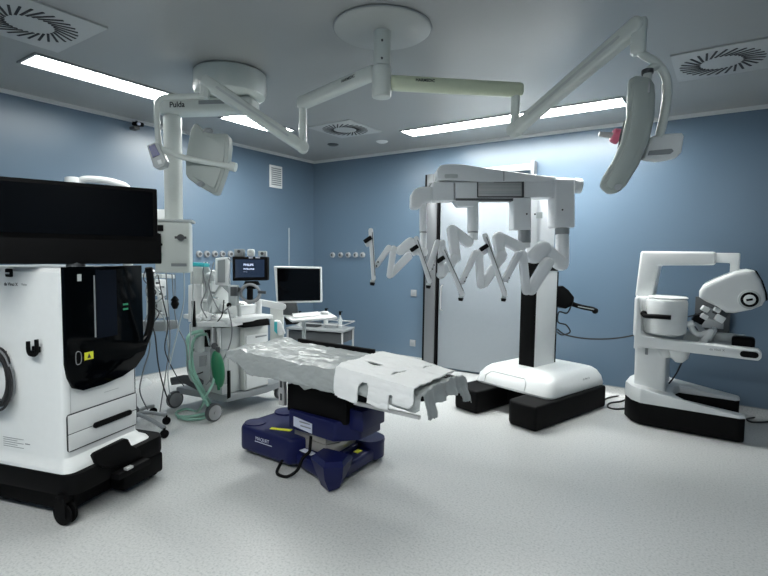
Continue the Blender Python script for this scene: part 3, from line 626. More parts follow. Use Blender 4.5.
# crumpled clear bag on the side tray
b = bmesh.new(); bmesh.ops.create_icosphere(b, subdivisions=3, radius=1)
for v in b.verts: v.co *= 1+.5*noise.noise(v.co*2.3)
cc = at(204, 317.5, 4.66)
single('plastic_bag', MB()._add(b, Matrix.Translation(cc) @ Matrix.Diagonal((.07, .06, .055, 1))), 'sheet', 'crumpled white plastic bag lying on the machine side tray', 'bag')
# teal tray on the outlet wall side
tt = Thing('teal_tray', 'small teal tray clipped to the column right of the pendant box', 'tray', at(196, 265, 4.55))
tt.part('dish', MB().poly([at(188, 262, 4.5), at(205, 263, 4.5), at(204, 266.5, 4.5), at(190, 266, 4.5)], cf*.14, bev=.008), 'teal')
tt.part('clip', MB().box(at(188.5, 262, 4.52), (.03, .03, .04), bev=.004), 'dgrey')
tc = Thing('utility_column', 'pale column standing beneath the teal tray', 'column', fl(196, 388))
cb0 = fl(196, 388)
tc.part('post', MB().poly([at(190, 267, 4.75), at(202, 267, 4.75), at(202, 284, 4.75), at(190, 284, 4.75)], cf*.08, bev=.006).cyl(V((cb0.x, cb0.y, .03)), V((cb0.x, cb0.y, 1.3)), .025), 'plastic')
tc.part('foot', MB().cyl(cb0, cb0+V((0, 0, .03)), .12, .10, bev=.006), 'mgrey')

# patient monitor
pm = Thing('patient_monitor', 'black patient monitor with lettering on a dark blue screen, above the anaesthesia machine', 'monitor', at(250, 284, 4.85))
pn = V((-cf.x, -cf.y, 0)).normalized(); px_ = V((cr.x, cr.y, 0)).normalized()
A = [at(232.2, 256.5, 4.85), at(267.4, 257, 4.85), at(267.4, 280.5, 4.85), at(232.4, 281, 4.85)]
pm.part('housing', MB().poly(A, -pn*.09, bev=.012, seg=3), 'black')
A = [at(235.3, 259.3, 4.846), at(264.4, 259.5, 4.846), at(264.4, 277, 4.846), at(235.4, 277.5, 4.846)]
scn = pm.part('screen', MB().poly(A, pn*.003), 'ui')
text('PHILIPS', .030, at(243.5, 265.8, 4.838), px_, pn, 'uitext', th=pm, parent=scn, ext=.0004, bold=True)
text('INTELLIVUE', .020, at(243.5, 269.6, 4.838), px_, pn, 'uitext', th=pm, parent=scn, ext=.0004, bold=True)
text('MX750', .012, at(243.5, 272.2, 4.838), px_, pn, 'wink', th=pm, parent=scn, ext=.0004)
for xa, xb in ((249, 253), (255.5, 260)): pm.part('status_light', MB().poly([at(xa, 256.9, 4.846), at(xb, 256.9, 4.846), at(xb, 258.3, 4.846), at(xa, 258.3, 4.846)], pn*.003), 'wink')
pm.part('mount', MB().poly([at(245, 281, 4.86), at(256, 281, 4.86), at(259, 285, 4.86), at(243, 285, 4.86)], cf*.08, bev=.006).cyl(at(250, 284, 4.9), at(250, 303, 4.95), .03), 'black')
for i, (x0, y0, x1, y1, m, nm, lb) in enumerate([(234, 249, 243.5, 256.3, 'mgrey', 'module_box', 'dark grey module box on the patient screen, left end'), (246.5, 249, 254, 256.3, 'white', 'white_cap', 'rounded white unit on top of the patient screen'), (258, 251, 266, 256.3, 'grey', 'probe_holder', 'pale grey holder on top of the patient screen, right end')]):
    q = Thing(nm, lb, 'device', at((x0+x1)/2, y1, 4.88))
    q.part('case', MB().poly([at(x0, y0, 4.87), at(x1, y0, 4.87), at(x1, y1, 4.87), at(x0, y1, 4.87)], cf*.06, bev=.02 if i == 1 else .006), m)
    q.part('knob', MB().cyl(at((x0+x1)/2, y0+2.5, 4.865), at((x0+x1)/2, y0+2.5, 4.85), .015), 'dgrey' if i != 1 else 'grey')
# coiled hose under patient monitor
hc = [at(250+9.5*math.cos(u), 293+8.5*math.sin(u), 4.78+.01*math.sin(3*u)) for u in [math.tau*k/16 for k in range(16)]]
hk = Thing('coiled_hose', 'coil of pale grey hose hung beneath the patient screen', 'hose', at(250, 302, 4.78))
hk.part('loop', MB().tube(hc, .014, closed=True, sub=3), 'rubber'); hk.part('loop', MB().tube([p+cf*.03+V((0, 0, -.008)) for p in hc], .012, closed=True, sub=3), 'gcable')
hk.part('hanger', MB().poly([at(247, 285, 4.80), at(256, 285, 4.80), at(255, 289, 4.80), at(246, 289, 4.80)], cf*.05, bev=.005), 'black')
hk.part('valve', MB().cyl(at(258, 292, 4.76), at(266, 292.5, 4.76), .014).cyl(at(240, 288, 4.76), at(236, 292, 4.76), .016), 'dgrey')
# papers on the worktop
pp = at(252, 314.5, 4.95); single('paper_stack', MB().box((-4.08, 3.32, 1.026), (.22, .15, .012), rot=(0, 0, .3)).box((-4.08, 3.32, 1.037), (.21, .14, .008), rot=(0, 0, .05)), 'sheet', 'few white papers lying on top of the anaesthesia machine', 'papers')

# ------------------------------------------------------------------ computer workstation
DW = 5.35
ws = Thing('workstation', 'computer workstation on an arm with flat screen and white keyboard shelf', 'computer workstation', at(291, 322, DW+.1))
q0 = lambda x, y, D=DW: at(x, y, D)
hs = ws.part('screen_housing', MB().poly([q0(273.6, 266), q0(321.5, 267), q0(322, 302.3), q0(276.5, 303)], -pn*.05, bev=.012, seg=3), 'white')
ws.part('screen', MB().poly([q0(277, 268, DW-.006), q0(320, 268.8, DW-.006), q0(320.3, 300.5, DW-.006), q0(278, 301.2, DW-.006)], pn*.004), 'screen', parent=hs)
ws.part('support', MB().poly([q0(283, 303), q0(296, 303), q0(298, 314), q0(283, 315)], -pn*.07, bev=.006), 'dgrey')
ws.part('lower_box', MB().poly([q0(284, 318), q0(298, 318), q0(298, 324), q0(286, 325)], -pn*.12, bev=.006), 'black')
ws.part('keyboard_shelf', MB().poly([q0(282.5, 313.5, DW+.12), q0(323, 311.5, DW+.1), q0(330, 312.5, DW), q0(337.5, 317, DW-.25), q0(292, 320.5, DW-.3)], (0, 0, -.022), bev=.006), 'white')
ws.part('keyboard', MB().poly([q0(292, 314.3, DW), q0(318, 312.5, DW), q0(320, 316, DW-.15), q0(294, 318, DW-.2)], (0, 0, .012), bev=.003), 'sheet')
ws.part('arm', MB().link(q0(258, 302, 5.1), q0(283, 306.5, DW), .03, .035, .06, pn), 'white')
ws.part('arm_post', MB().cyl(q0(259, 300, 5.08), q0(259, 318, 5.08), .028), 'white')
wp = at(304, 322, DW); wpz = V((wp.x, wp.y, 0))
ws.part('post', MB().cyl(V((wp.x, wp.y, .05)), V((wp.x, wp.y, at(304, 318, DW).z-.02)), .022), 'clear')
ws.part('foot', MB().box((wp.x, wp.y, .03), (.40, .06, .04), bev=.01).box((wp.x, wp.y, .03), (.06, .40, .04), bev=.01).cyl((wp.x, wp.y, 0), (wp.x, wp.y, .02), .05), 'mgrey')
single('computer_mouse', MB().ball(q0(325, 313, DW-.06)+V((0, 0, .004)), .05, (1.1, .7, .35)), 'white', 'white mouse at the right end of the keyboard shelf', 'mouse')
gb = Thing('bin_holder', 'white holder with a teal and white bag between the machine and workstation', 'bag holder', at(276, 345, 5.5))
gb.part('panel', MB().poly([at(270, 305, 5.52), at(283, 304, 5.52), at(283, 345, 5.52), at(270, 345, 5.52)], cf*.06, bev=.008), 'plastic')
gb.part('bag', MB().poly([at(274, 320, 5.44), at(280, 321, 5.44), at(285, 334, 5.44), at(278, 336, 5.44)], cf*.07, bev=.015), 'sheet')
gb.part('teal_flap', MB().poly([at(274, 322, 5.43), at(277, 322, 5.43), at(277, 334, 5.43), at(274, 331, 5.43)], cf*.03, bev=.005), 'teal')
g0 = at(276, 345, 5.56)
gb.part('leg', MB().cyl(V((g0.x, g0.y, 0)), V((g0.x, g0.y, g0.z)), .03), 'mgrey')

# instrument trolley at the back
DT = 6.5
a = at(292, 334, DT+.1); b = at(343, 333, DT)
tx0, tx1 = -4.95, -4.25
trl = Thing('instrument_trolley', 'steel instrument trolley with two shelves by the back wall, behind the table', 'trolley', (-4.6, 5.45, 0))
c0 = at(343, 333, 6.55); y1_ = c0.y; x1_ = c0.x; ztop = c0.z
u = V((.96, .28, 0)).normalized(); v_ = V((-.28, .96, 0)).normalized(); L_, Wd = .85, .42
def tq(s_, t_, z): return V((x1_, y1_, 0))-u*s_+v_*t_+V((0, 0, z))
trl.part('shelf', MB().poly([tq(0, 0, ztop), tq(L_, 0, ztop), tq(L_, Wd, ztop), tq(0, Wd, ztop)], (0, 0, .025), bev=.004), 'mgrey')
trl.part('shelf', MB().poly([tq(0, 0, ztop-.35), tq(L_, 0, ztop-.35), tq(L_, Wd, ztop-.35), tq(0, Wd, ztop-.35)], (0, 0, .025), bev=.004), 'mgrey')
trl.part('drawer_box', MB().poly([tq(.03, .02, ztop-.15), tq(L_-.03, .02, ztop-.15), tq(L_-.03, Wd-.02, ztop-.15), tq(.03, Wd-.02, ztop-.15)], (0, 0, .13), bev=.006), 'dgrey')
for s_, t_ in ((.02, .02), (L_-.02, .02), (.02, Wd-.02), (L_-.02, Wd-.02)):
    lg = trl.part('leg', MB().cyl(tq(s_, t_, .06), tq(s_, t_, ztop), .014), 'steel')
    trl.part('caster', MB().cyl(tq(s_-.012, t_, .03), tq(s_+.012, t_, .03), .03), 'dgrey', parent=lg)
trl.part('rail', MB().tube([tq(0, 0, ztop+.10), tq(L_, 0, ztop+.10), tq(L_, Wd, ztop+.10), tq(0, Wd, ztop+.10)], .008, smooth=False, closed=True), 'steel')
for s_, h_, m, lb in ((.13, .23, 'clear', 'clear bottle with dark cap at the right end of the steel trolley'), (.34, .26, 'grey', 'tall grey bottle with dark cap at the middle of the steel trolley'), (.75, .20, 'white', 'white bottle with dark cap at the left end of the steel trolley')):
    p_ = tq(s_, .2, ztop+.025); bo = Thing('bottle', lb, 'bottle', p_)
    bo.part('body', MB().lathe([(.03, 0), (.032, .01), (.032, h_*.55), (.012, h_*.7), (.012, h_*.8)], p_, n=20), m)
    bo.part('cap', MB().cyl(p_+V((0, 0, h_*.8)), p_+V((0, 0, h_)), .018).box(p_+V((.01, 0, h_)), (.05, .02, .012)), 'black')
for i, (s_, w_) in enumerate(((.55, .20), (.25, .16))):
    p_ = tq(s_, .22, ztop+.025)
    single('instrument_tray', MB().box(p_+V((0, 0, .03)), (w_, .16, .06), rot=(0, 0, .28), bev=.01), 'dgrey' if i == 0 else 'mgrey', ('dark instrument tray on the steel trolley, between the bottles', 'smaller grey tray at the right of the steel trolley')[i], 'tray')

# ------------------------------------------------------------------ operating table
ot = Thing('operating_table', 'operating table with navy blue base, dark column and draped flat top', 'operating table', (-2.5, 2.75, 0))
sb_ = MB().poly([(-3.02, 2.47, .03), (-2.50, 2.47, .03), (-2.44, 2.56, .03), (-2.44, 2.94, .03), (-2.50, 3.0, .03), (-2.98, 3.0, .03), (-3.05, 2.94, .03), (-3.06, 2.52, .03)], (0, 0, .195), bev=.03, seg=3)
base = ot.part('base_housing', sb_, 'navy')
ot.part('base_bridge', MB().poly([(-2.50, 2.52, .03), (-2.20, 2.44, .03), (-2.05, 2.56, .03), (-2.08, 2.98, .03), (-2.2, 3.02, .03), (-2.5, 2.96, .03)], (0, 0, .09), bev=.025, seg=3), 'navy')
for x, y, h_, r_ in ((-2.97, 2.57, .232, .085), (-2.97, 2.90, .235, .10), (-2.16, 2.97, .175, .115)):
    pod = ot.part('foot_pod', MB().lathe([(r_*.7, .03), (r_*.95, .04), (r_*.97, h_-.03), (r_, h_-.02), (r_*.97, h_), (r_*.6, h_+.004)], (x, y, 0), n=32), 'navy')
    ot.part('caster', MB().cyl((x-.05, y-.012, .03), (x-.05, y+.012, .03), .03), 'dgrey', parent=pod)
    ot.part('caster', MB().cyl((x+.05, y-.012, .03), (x+.05, y+.012, .03), .03), 'dgrey', parent=pod)
ot.part('foot_nose', loft([[V(p) for p in ((-2.155, 2.42, .012), (-2.05, 2.38, .012), (-2.03, 2.46, .012), (-2.09, 2.52, .012), (-2.18, 2.50, .012))], [V(p) for p in ((-2.21, 2.42, .10), (-2.06, 2.345, .10), (-1.99, 2.44, .10), (-2.04, 2.58, .10), (-2.24, 2.56, .10))], [V(p) for p in ((-2.25, 2.42, .175), (-2.07, 2.345, .175), (-1.975, 2.43, .175), (-2.03, 2.60, .175), (-2.28, 2.58, .175))], [V(p) for p in ((-2.23, 2.44, .20), (-2.08, 2.38, .20), (-2.0, 2.45, .20), (-2.05, 2.58, .195), (-2.26, 2.57, .195))]]), 'navy')
ot.part('column_skirt', MB().poly([(-2.60, 2.56, .10), (-2.28, 2.54, .10), (-2.18, 2.66, .10), (-2.18, 2.92, .10), (-2.60, 2.92, .10)], (0, 0, .05), bev=.015), 'navy')
bl = MB()
for k in range(2): bl.poly([(-2.56, 2.58, .145+k*.075), (-2.24, 2.56, .145+k*.075), (-2.20, 2.66, .145+k*.075), (-2.22, 2.90, .145+k*.075), (-2.56, 2.90, .145+k*.075)], (0, 0, .073), bev=.006)
ot.part('bellows', bl, 'bellow')
ot.part('column_cover', MB().poly([(-2.58, 2.54, .275), (-2.13, 2.52, .275), (-2.01, 2.66, .275), (-2.01, 2.90, .275), (-2.58, 2.94, .275)], (0, 0, .14), bev=.015), 'navy')
ot.part('column_head', MB().span((-2.62, 2.56, .39), (-2.06, 2.92, .70), bev=.02), 'black')
ot.part('cover_flange', MB().span((-2.07, 2.60, .36), (-1.95, 2.86, .50), bev=.01), 'navy')
ot.part('pivot_block', MB().poly([(-2.62, 2.53, .71), (-2.50, 2.53, .70), (-2.52, 2.53, .62), (-2.58, 2.53, .60)], (0, .06, 0), bev=.008), 'grey')
ot.part('pivot_block', MB().poly([(-2.46, 2.51, .70), (-2.36, 2.51, .67), (-2.32, 2.51, .62), (-2.40, 2.51, .59), (-2.47, 2.51, .63)], (0, .06, 0), bev=.008), 'plastic')
ot.part('table_frame', MB().span((-3.0, 2.56, .68), (-1.75, 2.90, .715), bev=.006), 'dgrey')
ot.part('side_rail', MB().span((-2.93, 2.985, .77), (-2.15, 3.02, .835), bev=.006), 'black')
ot.part('side_rail', MB().span((-1.90, 2.435, .60), (-1.42, 2.45, .622)), 'steel')
ot.part('side_plate', MB().box((-2.635, 2.535, .57), (.055, .03, .27), rot=(0, 0, .0), bev=.004), 'steel')
ot.part('plate_slot', MB().box((-2.635, 2.518, .61), (.018, .004, .08)), 'dgrey')
ot.part('plate_slot', MB().box((-2.635, 2.518, .50), (.018, .004, .05)), 'dgrey')
lbp = ot.part('label_plate', MB().poly([(-2.52, 2.534, .305), (-2.335, 2.526, .29), (-2.335, 2.526, .36), (-2.52, 2.534, .375)], (0, -.004, 0)), 'wink')
ot.part('label_mark', MB().box((-2.405, 2.524, .352), (.10, .004, .008)), 'gink', parent=lbp)
ot.part('label_mark', MB().box((-2.395, 2.524, .325), (.10, .004, .008)), 'gink', parent=lbp)
ot.part('yellow_strip', MB().box((-2.70, 2.58, .2265), (.17, .035, .004), rot=(0, 0, .35)), 'yellow')
ot.part('yellow_strip', MB().box((-2.14, 2.80, .1225), (.04, .06, .004)), 'yellow')
ot.part('white_sticker', MB().box((-2.37, 2.52, .1525), (.13, .05, .003), rot=(0, 0, -.15)), 'wink')
text('MAQUET', .036, (-2.85, 2.464, .150), (1, 0, 0), (0, -1, 0), 'wink', th=ot, parent=base)
ot.part('base_line', MB().box((-2.77, 2.468, .135), (.18, .004, .004)), 'wink', parent=base)
ot.part('grounding_cable', MB().tube([(-2.36, 2.54, .26), (-2.33, 2.50, .20), (-2.33, 2.49, .17), (-2.36, 2.46, .13), (-2.37, 2.42, .06), (-2.42, 2.38, .014), (-2.48, 2.36, .012), (-2.53, 2.38, .02), (-2.55, 2.45, .07)], .011, n=8), 'black')
def mat_cush(x0, x1, z0, z1): return MB().span((x0, 2.47, z0), (x1, 2.95, z1), bev=.025, seg=3)
ot.part('mattress', mat_cush(-3.10, -2.72, .72, .785), 'black'); ot.part('mattress', mat_cush(-2.71, -1.95, .72, .785), 'black')
# leg section dips a little
rt = Matrix.Translation((-1.94, 2.71, .75)) @ Matrix.Rotation(R(3), 4, 'Y')
bmx = bmesh.new(); bmesh.ops.create_cube(bmx, size=1); bmx.transform(Matrix.Translation((.262, 0, 0)) @ Matrix.Diagonal((.525, .48, .065, 1)))
ot.part('mattress', MB()._add(bmx, rt, .025, 3), 'black')
# drape
def fbm(p, o=4):
    s_, a_ = 0, 1.
    for _ in range(o): s_ += a_*noise.noise(p); p = p*2.05; a_ *= .5
    return s_
def cloth(x0, x1, ya, yb, ztop, drop_near, drop_far, nu, nv, amp, seed, th=.004, holes=None, zf=None, prof_r=.035, bend=None):
    total = drop_near+(yb-ya)+drop_far; b = bmesh.new(); g = []
    for i in range(nu+1):
        x = x0+(x1-x0)*i/nu; row = []
        zt = zf(x) if zf else ztop
        for j in range(nv+1):
            s_ = total*j/nv
            dn = drop_near if not callable(drop_near) else drop_near
            if s_ < drop_near:
                q_ = drop_near-s_; y = ya-.012-.02*min(1, q_/.1); z = zt-q_; w = min(1, q_/.05)
            elif s_ > drop_near+(yb-ya):
                q_ = s_-drop_near-(yb-ya); y = yb+.012+.02*min(1, q_/.1); z = zt-q_; w = min(1, q_/.05)
            else: y = ya+(s_-drop_near); z = zt; w = 0
            # round the edge over
            e = min(abs(s_-drop_near), abs(s_-drop_near-(yb-ya)))
            z -= .012*max(0, 1-e/prof_r)
            p = V((x*2.2+seed+s_*1.2, s_*6.5-x*1.0, seed*.7)); n_ = fbm(p); n2 = fbm(p*1.7+V((9, 3, 1)))
            z += amp*(n_*(1-.6*w)+.4*abs(n2)) + amp*.42*fbm(p*5)
            y += (-1 if s_ < drop_near+.5*(yb-ya) else 1)*w*amp*1.1*abs(n2)
            xx = x
            if bend is not None and x > bend: xx = bend+.22*(x-bend)+.03*noise.noise(V((s_*14, x*6, 2)))*min(1, (x-bend)/.05); z -= .95*(x-bend)
            row.append(b.verts.new((xx+amp*.5*n2, y, z)))
        g.append(row)
    for i in range(nu):
        for j in range(nv):
            u_ = (i+.5)/nu; s_ = total*(j+.5)/nv
            if holes and holes(x0+(x1-x0)*u_, s_-drop_near): continue
            b.faces.new((g[i][j], g[i+1][j], g[i+1][j+1], g[i][j+1]))
    loose = [v for v in b.verts if not v.link_faces]; bmesh.ops.delete(b, geom=loose, context='VERTS')
    m = MB(); m._add(b); return m
def solid(o, th=.004):
    md_ = o.modifiers.new('thickness', 'SOLIDIFY'); md_.thickness = th; md_.offset = 1; return o
dz = lambda x: .800+.012*math.sin((x+3.2)*2.4)+(.028*max(0, 1-abs(x+2.98)/.16))
def dholes(x, s_):      # uneven hem on the near side, tapering towards the left end
    hem = -.155-.02*noise.noise(V((x*3, 1, 2)))
    if x < -2.90: hem = -.155+.10*(-2.90-x)/.24
    return s_ < hem
dm = cloth(-3.14, -1.97, 2.455, 2.965, .80, .19, .06, 170, 90, .016, 3.3, holes=dholes, zf=dz)
dr1 = solid(single('table_drape', dm, 'drape', 'wrinkled pale grey plastic drape covering the head half of the operating table', 'drape'))
# foot drape, darker crumple with a raised tip
dz2 = lambda x: .797-.045*min(1, (x+1.98)/.6)+.022*max(0, 1-abs(x+1.40)/.04)
dm = cloth(-1.98, -1.23, 2.45, 2.965, .79, .13, .06, 110, 80, .020, 8.1, holes=lambda x, s_: s_ < (-.11 if x < -1.405 else -.015) or (x > -1.31 and .10 < s_ < .42+.1*(x+1.3)) or (x > -1.26+.02*math.sin(s_*30)), zf=dz2, bend=-1.395)
dr2 = solid(single('table_drape', dm, 'drape', 'crumpled grey drape over the foot end of the operating table, tip standing up', 'drape'))
# white pad with slots
def pholes(x, s_):
    def slot(cx, cs_, lx, ls): return ((x-cx)/lx)**2+((s_-cs_)/ls)**2 < 1
    for cx, hw, tp_ in ((-1.79+.1*(s_+.1), .038, -.050), (-1.59, .014, -.075)):
        if abs(x-cx) < hw and s_ < tp_-hw: return True
        if (x-cx)**2+(s_-tp_+hw)**2 < hw*hw: return True
    if slot(-1.88+.3*(s_-.17), .19, .05, .055) and slot(-1.83, .17, .08, .022+.0*x) or slot(-1.88, .19, .075, .020) or slot(-1.655+.15*(s_-.15), .15, .014, .07): return True
    if slot(-1.86, .56, .045, .045) or slot(-1.59, .40, .012, .06): return True
    d_near = -.195 if x < -1.79 else (-.175 if x < -1.59 else -.125)
    if s_ < d_near: return True
    for cx, r_ in ((-2.02, .05), (-1.435, .05)):      # rounded lower corners
        dx = (cx+r_-x) if cx < -1.8 else (x-(cx-r_))
        ds = (d_near+r_)-s_
        if dx > 0 and ds > 0 and dx*dx+ds*ds > r_*r_: return True
    if x > -1.435 or (s_ > .47 and x > -1.60): return True
    return False
dz3 = lambda x: .838-.055*max(0, (x+1.98))/.6
dm = cloth(-2.02, -1.35, 2.425, 2.95, .83, .22, .02, 140, 150, .010, 5.5, holes=pholes, zf=dz3)
pd = solid(single('slotted_pad', dm, 'sheet', 'white slotted pad laid over the foot half of the operating table', 'pad'), .010)

# ------------------------------------------------------------------ surgical robot
ra_ = R(16); N0 = V((-1.33, 4.31, 0)); sd = V((-math.cos(ra_), math.sin(ra_), 0)); dd = V((math.sin(ra_), math.cos(ra_), 0))
def rl(s_, t_, z): return N0+sd*s_+dd*t_+V((0, 0, z))
rb = Thing('surgical_robot', 'large white four-armed surgical robot on a black and white base', 'surgical robot', rl(.46, .6, 0), ra_)
def legpoly(s0, s1, t0, t1, ch): return [rl(s0, t0, .008), rl(s1-ch, t0, .008), rl(s1, t0+ch, .008), rl(s1, t1, .008), rl(s0, t1, .008)]
rb.part('base_leg', MB().poly(legpoly(-.02, .30, -.03, 1.22, .05), (0, 0, .22), bev=.025, seg=3), 'black')
rb.part('base_leg', MB().poly(legpoly(.62, .94, -.06, 1.20, .05), (0, 0, .22), bev=.025, seg=3), 'black')
rb.part('base_bridge', MB().poly([rl(.2, .42, .03), rl(.74, .42, .03), rl(.74, 1.18, .03), rl(.2, 1.18, .03)], (0, 0, .18), bev=.01), 'black')
for s_, t_ in ((.14, .12), (.14, 1.05), (.8, .12), (.8, 1.05)):
    rb.part('caster', MB().cyl(rl(s_-.03, t_, .04), rl(s_+.03, t_, .04), .04), 'dgrey')
def rring(s0, s1, t0, t1, r, z):
    return [rl(p.x, p.y, z) for p in rr(s0, s1, t0, t1, r, 0)]
hood = loft([rring(.02, .92, .25, 1.28, .09, .232), rring(.015, .925, .245, 1.285, .09, .25), rring(.03, .91, .275, 1.27, .09, .32), rring(.065, .875, .33, 1.24, .08, .375), rring(.10, .84, .38, 1.20, .07, .405), rring(.14, .80, .43, 1.15, .06, .42), rring(.30, .66, .50, .98, .05, .435)])
hd_ = rb.part('base_hood', hood, 'white')
rb.part('hood_seam', MB().tube([rl(.30, .247, .26), rl(.30, .270, .32), rl(.34, .312, .36), rl(.74, .312, .36), rl(.78, .270, .32), rl(.78, .247, .26)], .003, smooth=False), 'grey', parent=hd_)
text('da Vinci X', .03, rl(.034, .85, .325), dd, -sd+V((0, 0, .25)), 'gink', th=rb, parent=hd_, ext=.0004)
# column: black front, white side, black top
rb.part('column', MB().poly([rl(.386, .53, .43), rl(.56, .53, .43), rl(.56, .90, .43), rl(.386, .90, .43)], (0, 0, 1.0), bev=.006), 'white')
rb.part('column_front', MB().poly([rl(.386, .515, .43), rl(.56, .515, .43), rl(.56, .53, .43), rl(.386, .53, .43)], (0, 0, 1.0), bev=.003), 'black')
rb.part('column_edge', MB().poly([rl(.380, .89, .44), rl(.39, .89, .44), rl(.39, .905, .44), rl(.380, .905, .44)], (0, 0, .95)), 'black')
rb.part('column_collar', MB().poly([rl(.38, .51, 1.40), rl(.565, .51, 1.40), rl(.565, .91, 1.40), rl(.38, .91, 1.40)], (0, 0, .08), bev=.006), 'black')
rb.part('column_sleeve', MB().poly([rl(.39, .54, 1.48), rl(.55, .54, 1.48), rl(.55, .84, 1.48), rl(.39, .84, 1.48)], (0, 0, .75), bev=.04, seg=4), 'armwhite')
# helm at the back
HB = 5.25
rb.part('helm_bracket', MB().poly([at(556, 287, HB), at(563, 285.5, HB), at(569, 290, HB), at(574.5, 297, HB), at(574, 305, HB), at(566, 309, HB), at(556, 306, HB)], cf*.16, bev=.015), 'black')
rb.part('helm_handle', MB().tube([at(572, 304, HB), at(582, 307, HB), at(592, 309, HB), at(596.5, 311, HB)], .026, n=10).ball(at(595, 310.8, HB), .032), 'black')
rb.part('helm_trim', MB().tube([at(578, 306.5, HB-.03), at(594, 309.5, HB-.03)], .005), 'mgrey')
# boom
BD = 4.62; rn = V((-cf.x, -cf.y, 0)).normalized(); back = -rn
B = lambda x, y, D=BD: at(x, y, D)
def rbox(x0, x1, y0, y1, D=BD, th=.22, m='armwhite', bev=.015, nm='boom_section', par=None, skew=0):
    return rb.part(nm, MB().poly([B(x0, y0, D), B(x1, y0+skew, D), B(x1, y1+skew, D), B(x0, y1, D)], back*th, bev=bev, seg=3), m, parent=par)
rbox(432.5, 454.3, 182, 200.5)
rbox(455.3, 478, 182, 199.5)
rbox(524, 554.5, 178.6, 197.4)
rb.part('boom_end', MB().poly([B(410.3, 208.5), B(410.6, 195), B(414, 189), B(421, 186.6), B(433.5, 186.2), B(433.5, 200.5), B(425, 202), B(419, 208.5)], back*.2, bev=.03, seg=3), 'armwhite')
top = [B(437, 180), B(436.8, 170), B(440, 165.5), B(450, 164.3), B(462, 164.6), B(480, 167.4), B(500, 170.2), B(528, 174), B(556, 177.4), B(575, 178.6), B(575, 181), B(478, 182.2), B(462, 180.8)]
rb.part('boom_cover', MB().poly([p+rn*.02 for p in top], back*.24, bev=.02, seg=3), 'armwhite')
rb.part('boom_seam', MB().poly([B(503.5, 171.5, BD-.025), B(504.3, 171.5, BD-.025), B(504.3, 181, BD-.025), B(503.5, 181, BD-.025)], back*.03), 'mgrey')
rb.part('boom_disc', MB().cyl(B(449.5, 180.8, BD+.1), B(449.5, 177, BD+.1), .135, n=40, bev=.008), 'grey')
# carriage window
rbox(477, 524, 180.8, 197, D=BD+.03, th=.17, m='steel', bev=.004, nm='linear_carriage')
cg = MB()
for y in (180.9, 196.2): cg.poly([B(477, y, BD), B(524, y, BD), B(524, y+1.1, BD), B(477, y+1.1, BD)], back*.04)
for x in (477, 522.6): cg.poly([B(x, 181, BD-.002), B(x+1.3, 181, BD-.002), B(x+1.3, 197, BD-.002), B(x, 197, BD-.002)], back*.04)
rb.part('carriage_frame', cg, 'dgrey')
cg = MB()
for y in (184.3, 187.5, 191.5, 193.2): cg.poly([B(479, y, BD+.02), B(521, y, BD+.02), B(521, y+.8, BD+.02), B(479, y+.8, BD+.02)], back*.02)
rb.part('carriage_rail', cg, 'grey')
rb.part('lower_rail', MB().poly([B(456, 198), B(524, 198.3), B(530, 199.5), B(524, 201), B(456, 200.6)], back*.14, bev=.004), 'dgrey')
rb.part('boom_flap', MB().poly([B(453, 200), B(480, 200), B(474, 206.5), B(458, 206.8)], back*.15, bev=.012), 'armwhite')
# arm housings and drop tubes  (x0,x1,top,bottom)
def tube_part(x, y0, y1, r, D=BD+.08, m='armwhite', nm='arm_tube', par=None): return rb.part(nm, MB().cyl(B(x, y0, D), B(x, y1, D), r, n=28, bev=.008), m, parent=par)
rbox(513.7, 531.3, 197.8, 229.8, D=BD-.02, th=.20, nm='arm_housing', bev=.012)
rbox(555, 575.2, 178.4, 227.5, D=BD-.04, th=.22, nm='arm_housing', bev=.02)
rb.part('housing_end', MB().cyl(B(573, 185.5, BD+.04), B(581, 186.2, BD+.04), .07, n=28, bev=.015), 'white')
for x, y in ((526.8, 214), (535, 214.2), (562.5, 209.8)):
    rb.part('bolt', MB().cyl(B(x, y, BD-.07), B(x, y, BD+(.06 if x == 535 else -.01)), .008, n=10), 'black')
rb.part('sleeve_badge', MB().box(rl(.40, .555, 1.95), (.06, .02, .06)), 'grey')
def armtube(x, y0, y1, yr, y2, rr2, D): 
    a_ = tube_part(x, y0, y1, rr2, D); tube_part(x, y1, yr, rr2*.97, D, 'mgrey', 'tube_ring', a_); tube_part(x, yr, y2, rr2*.93, D); return a_
armtube(423.2, 203, 231.5, 233, 256, .035, BD+.06)
armtube(472.8, 199, 231.5, 233, 240, .052, BD+.08)
armtube(524.3, 222, 229.5, 243, 248, .060, BD+.05)
armtube(562.3, 220, 228, 234.5, 264, .066, BD+.03)
rn3 = rn
def chain(D0, segs):
    for (x0, y0, w0, x1, y1, w1, dD, th, nm, m) in segs:
        D_ = D0+dD; s_ = D_/F
        rb.part(nm, MB().link(B(x0, y0, D_), B(x1, y1, D_), w0*s_, w1*s_, th, rn), m)
A_ = 'armwhite'
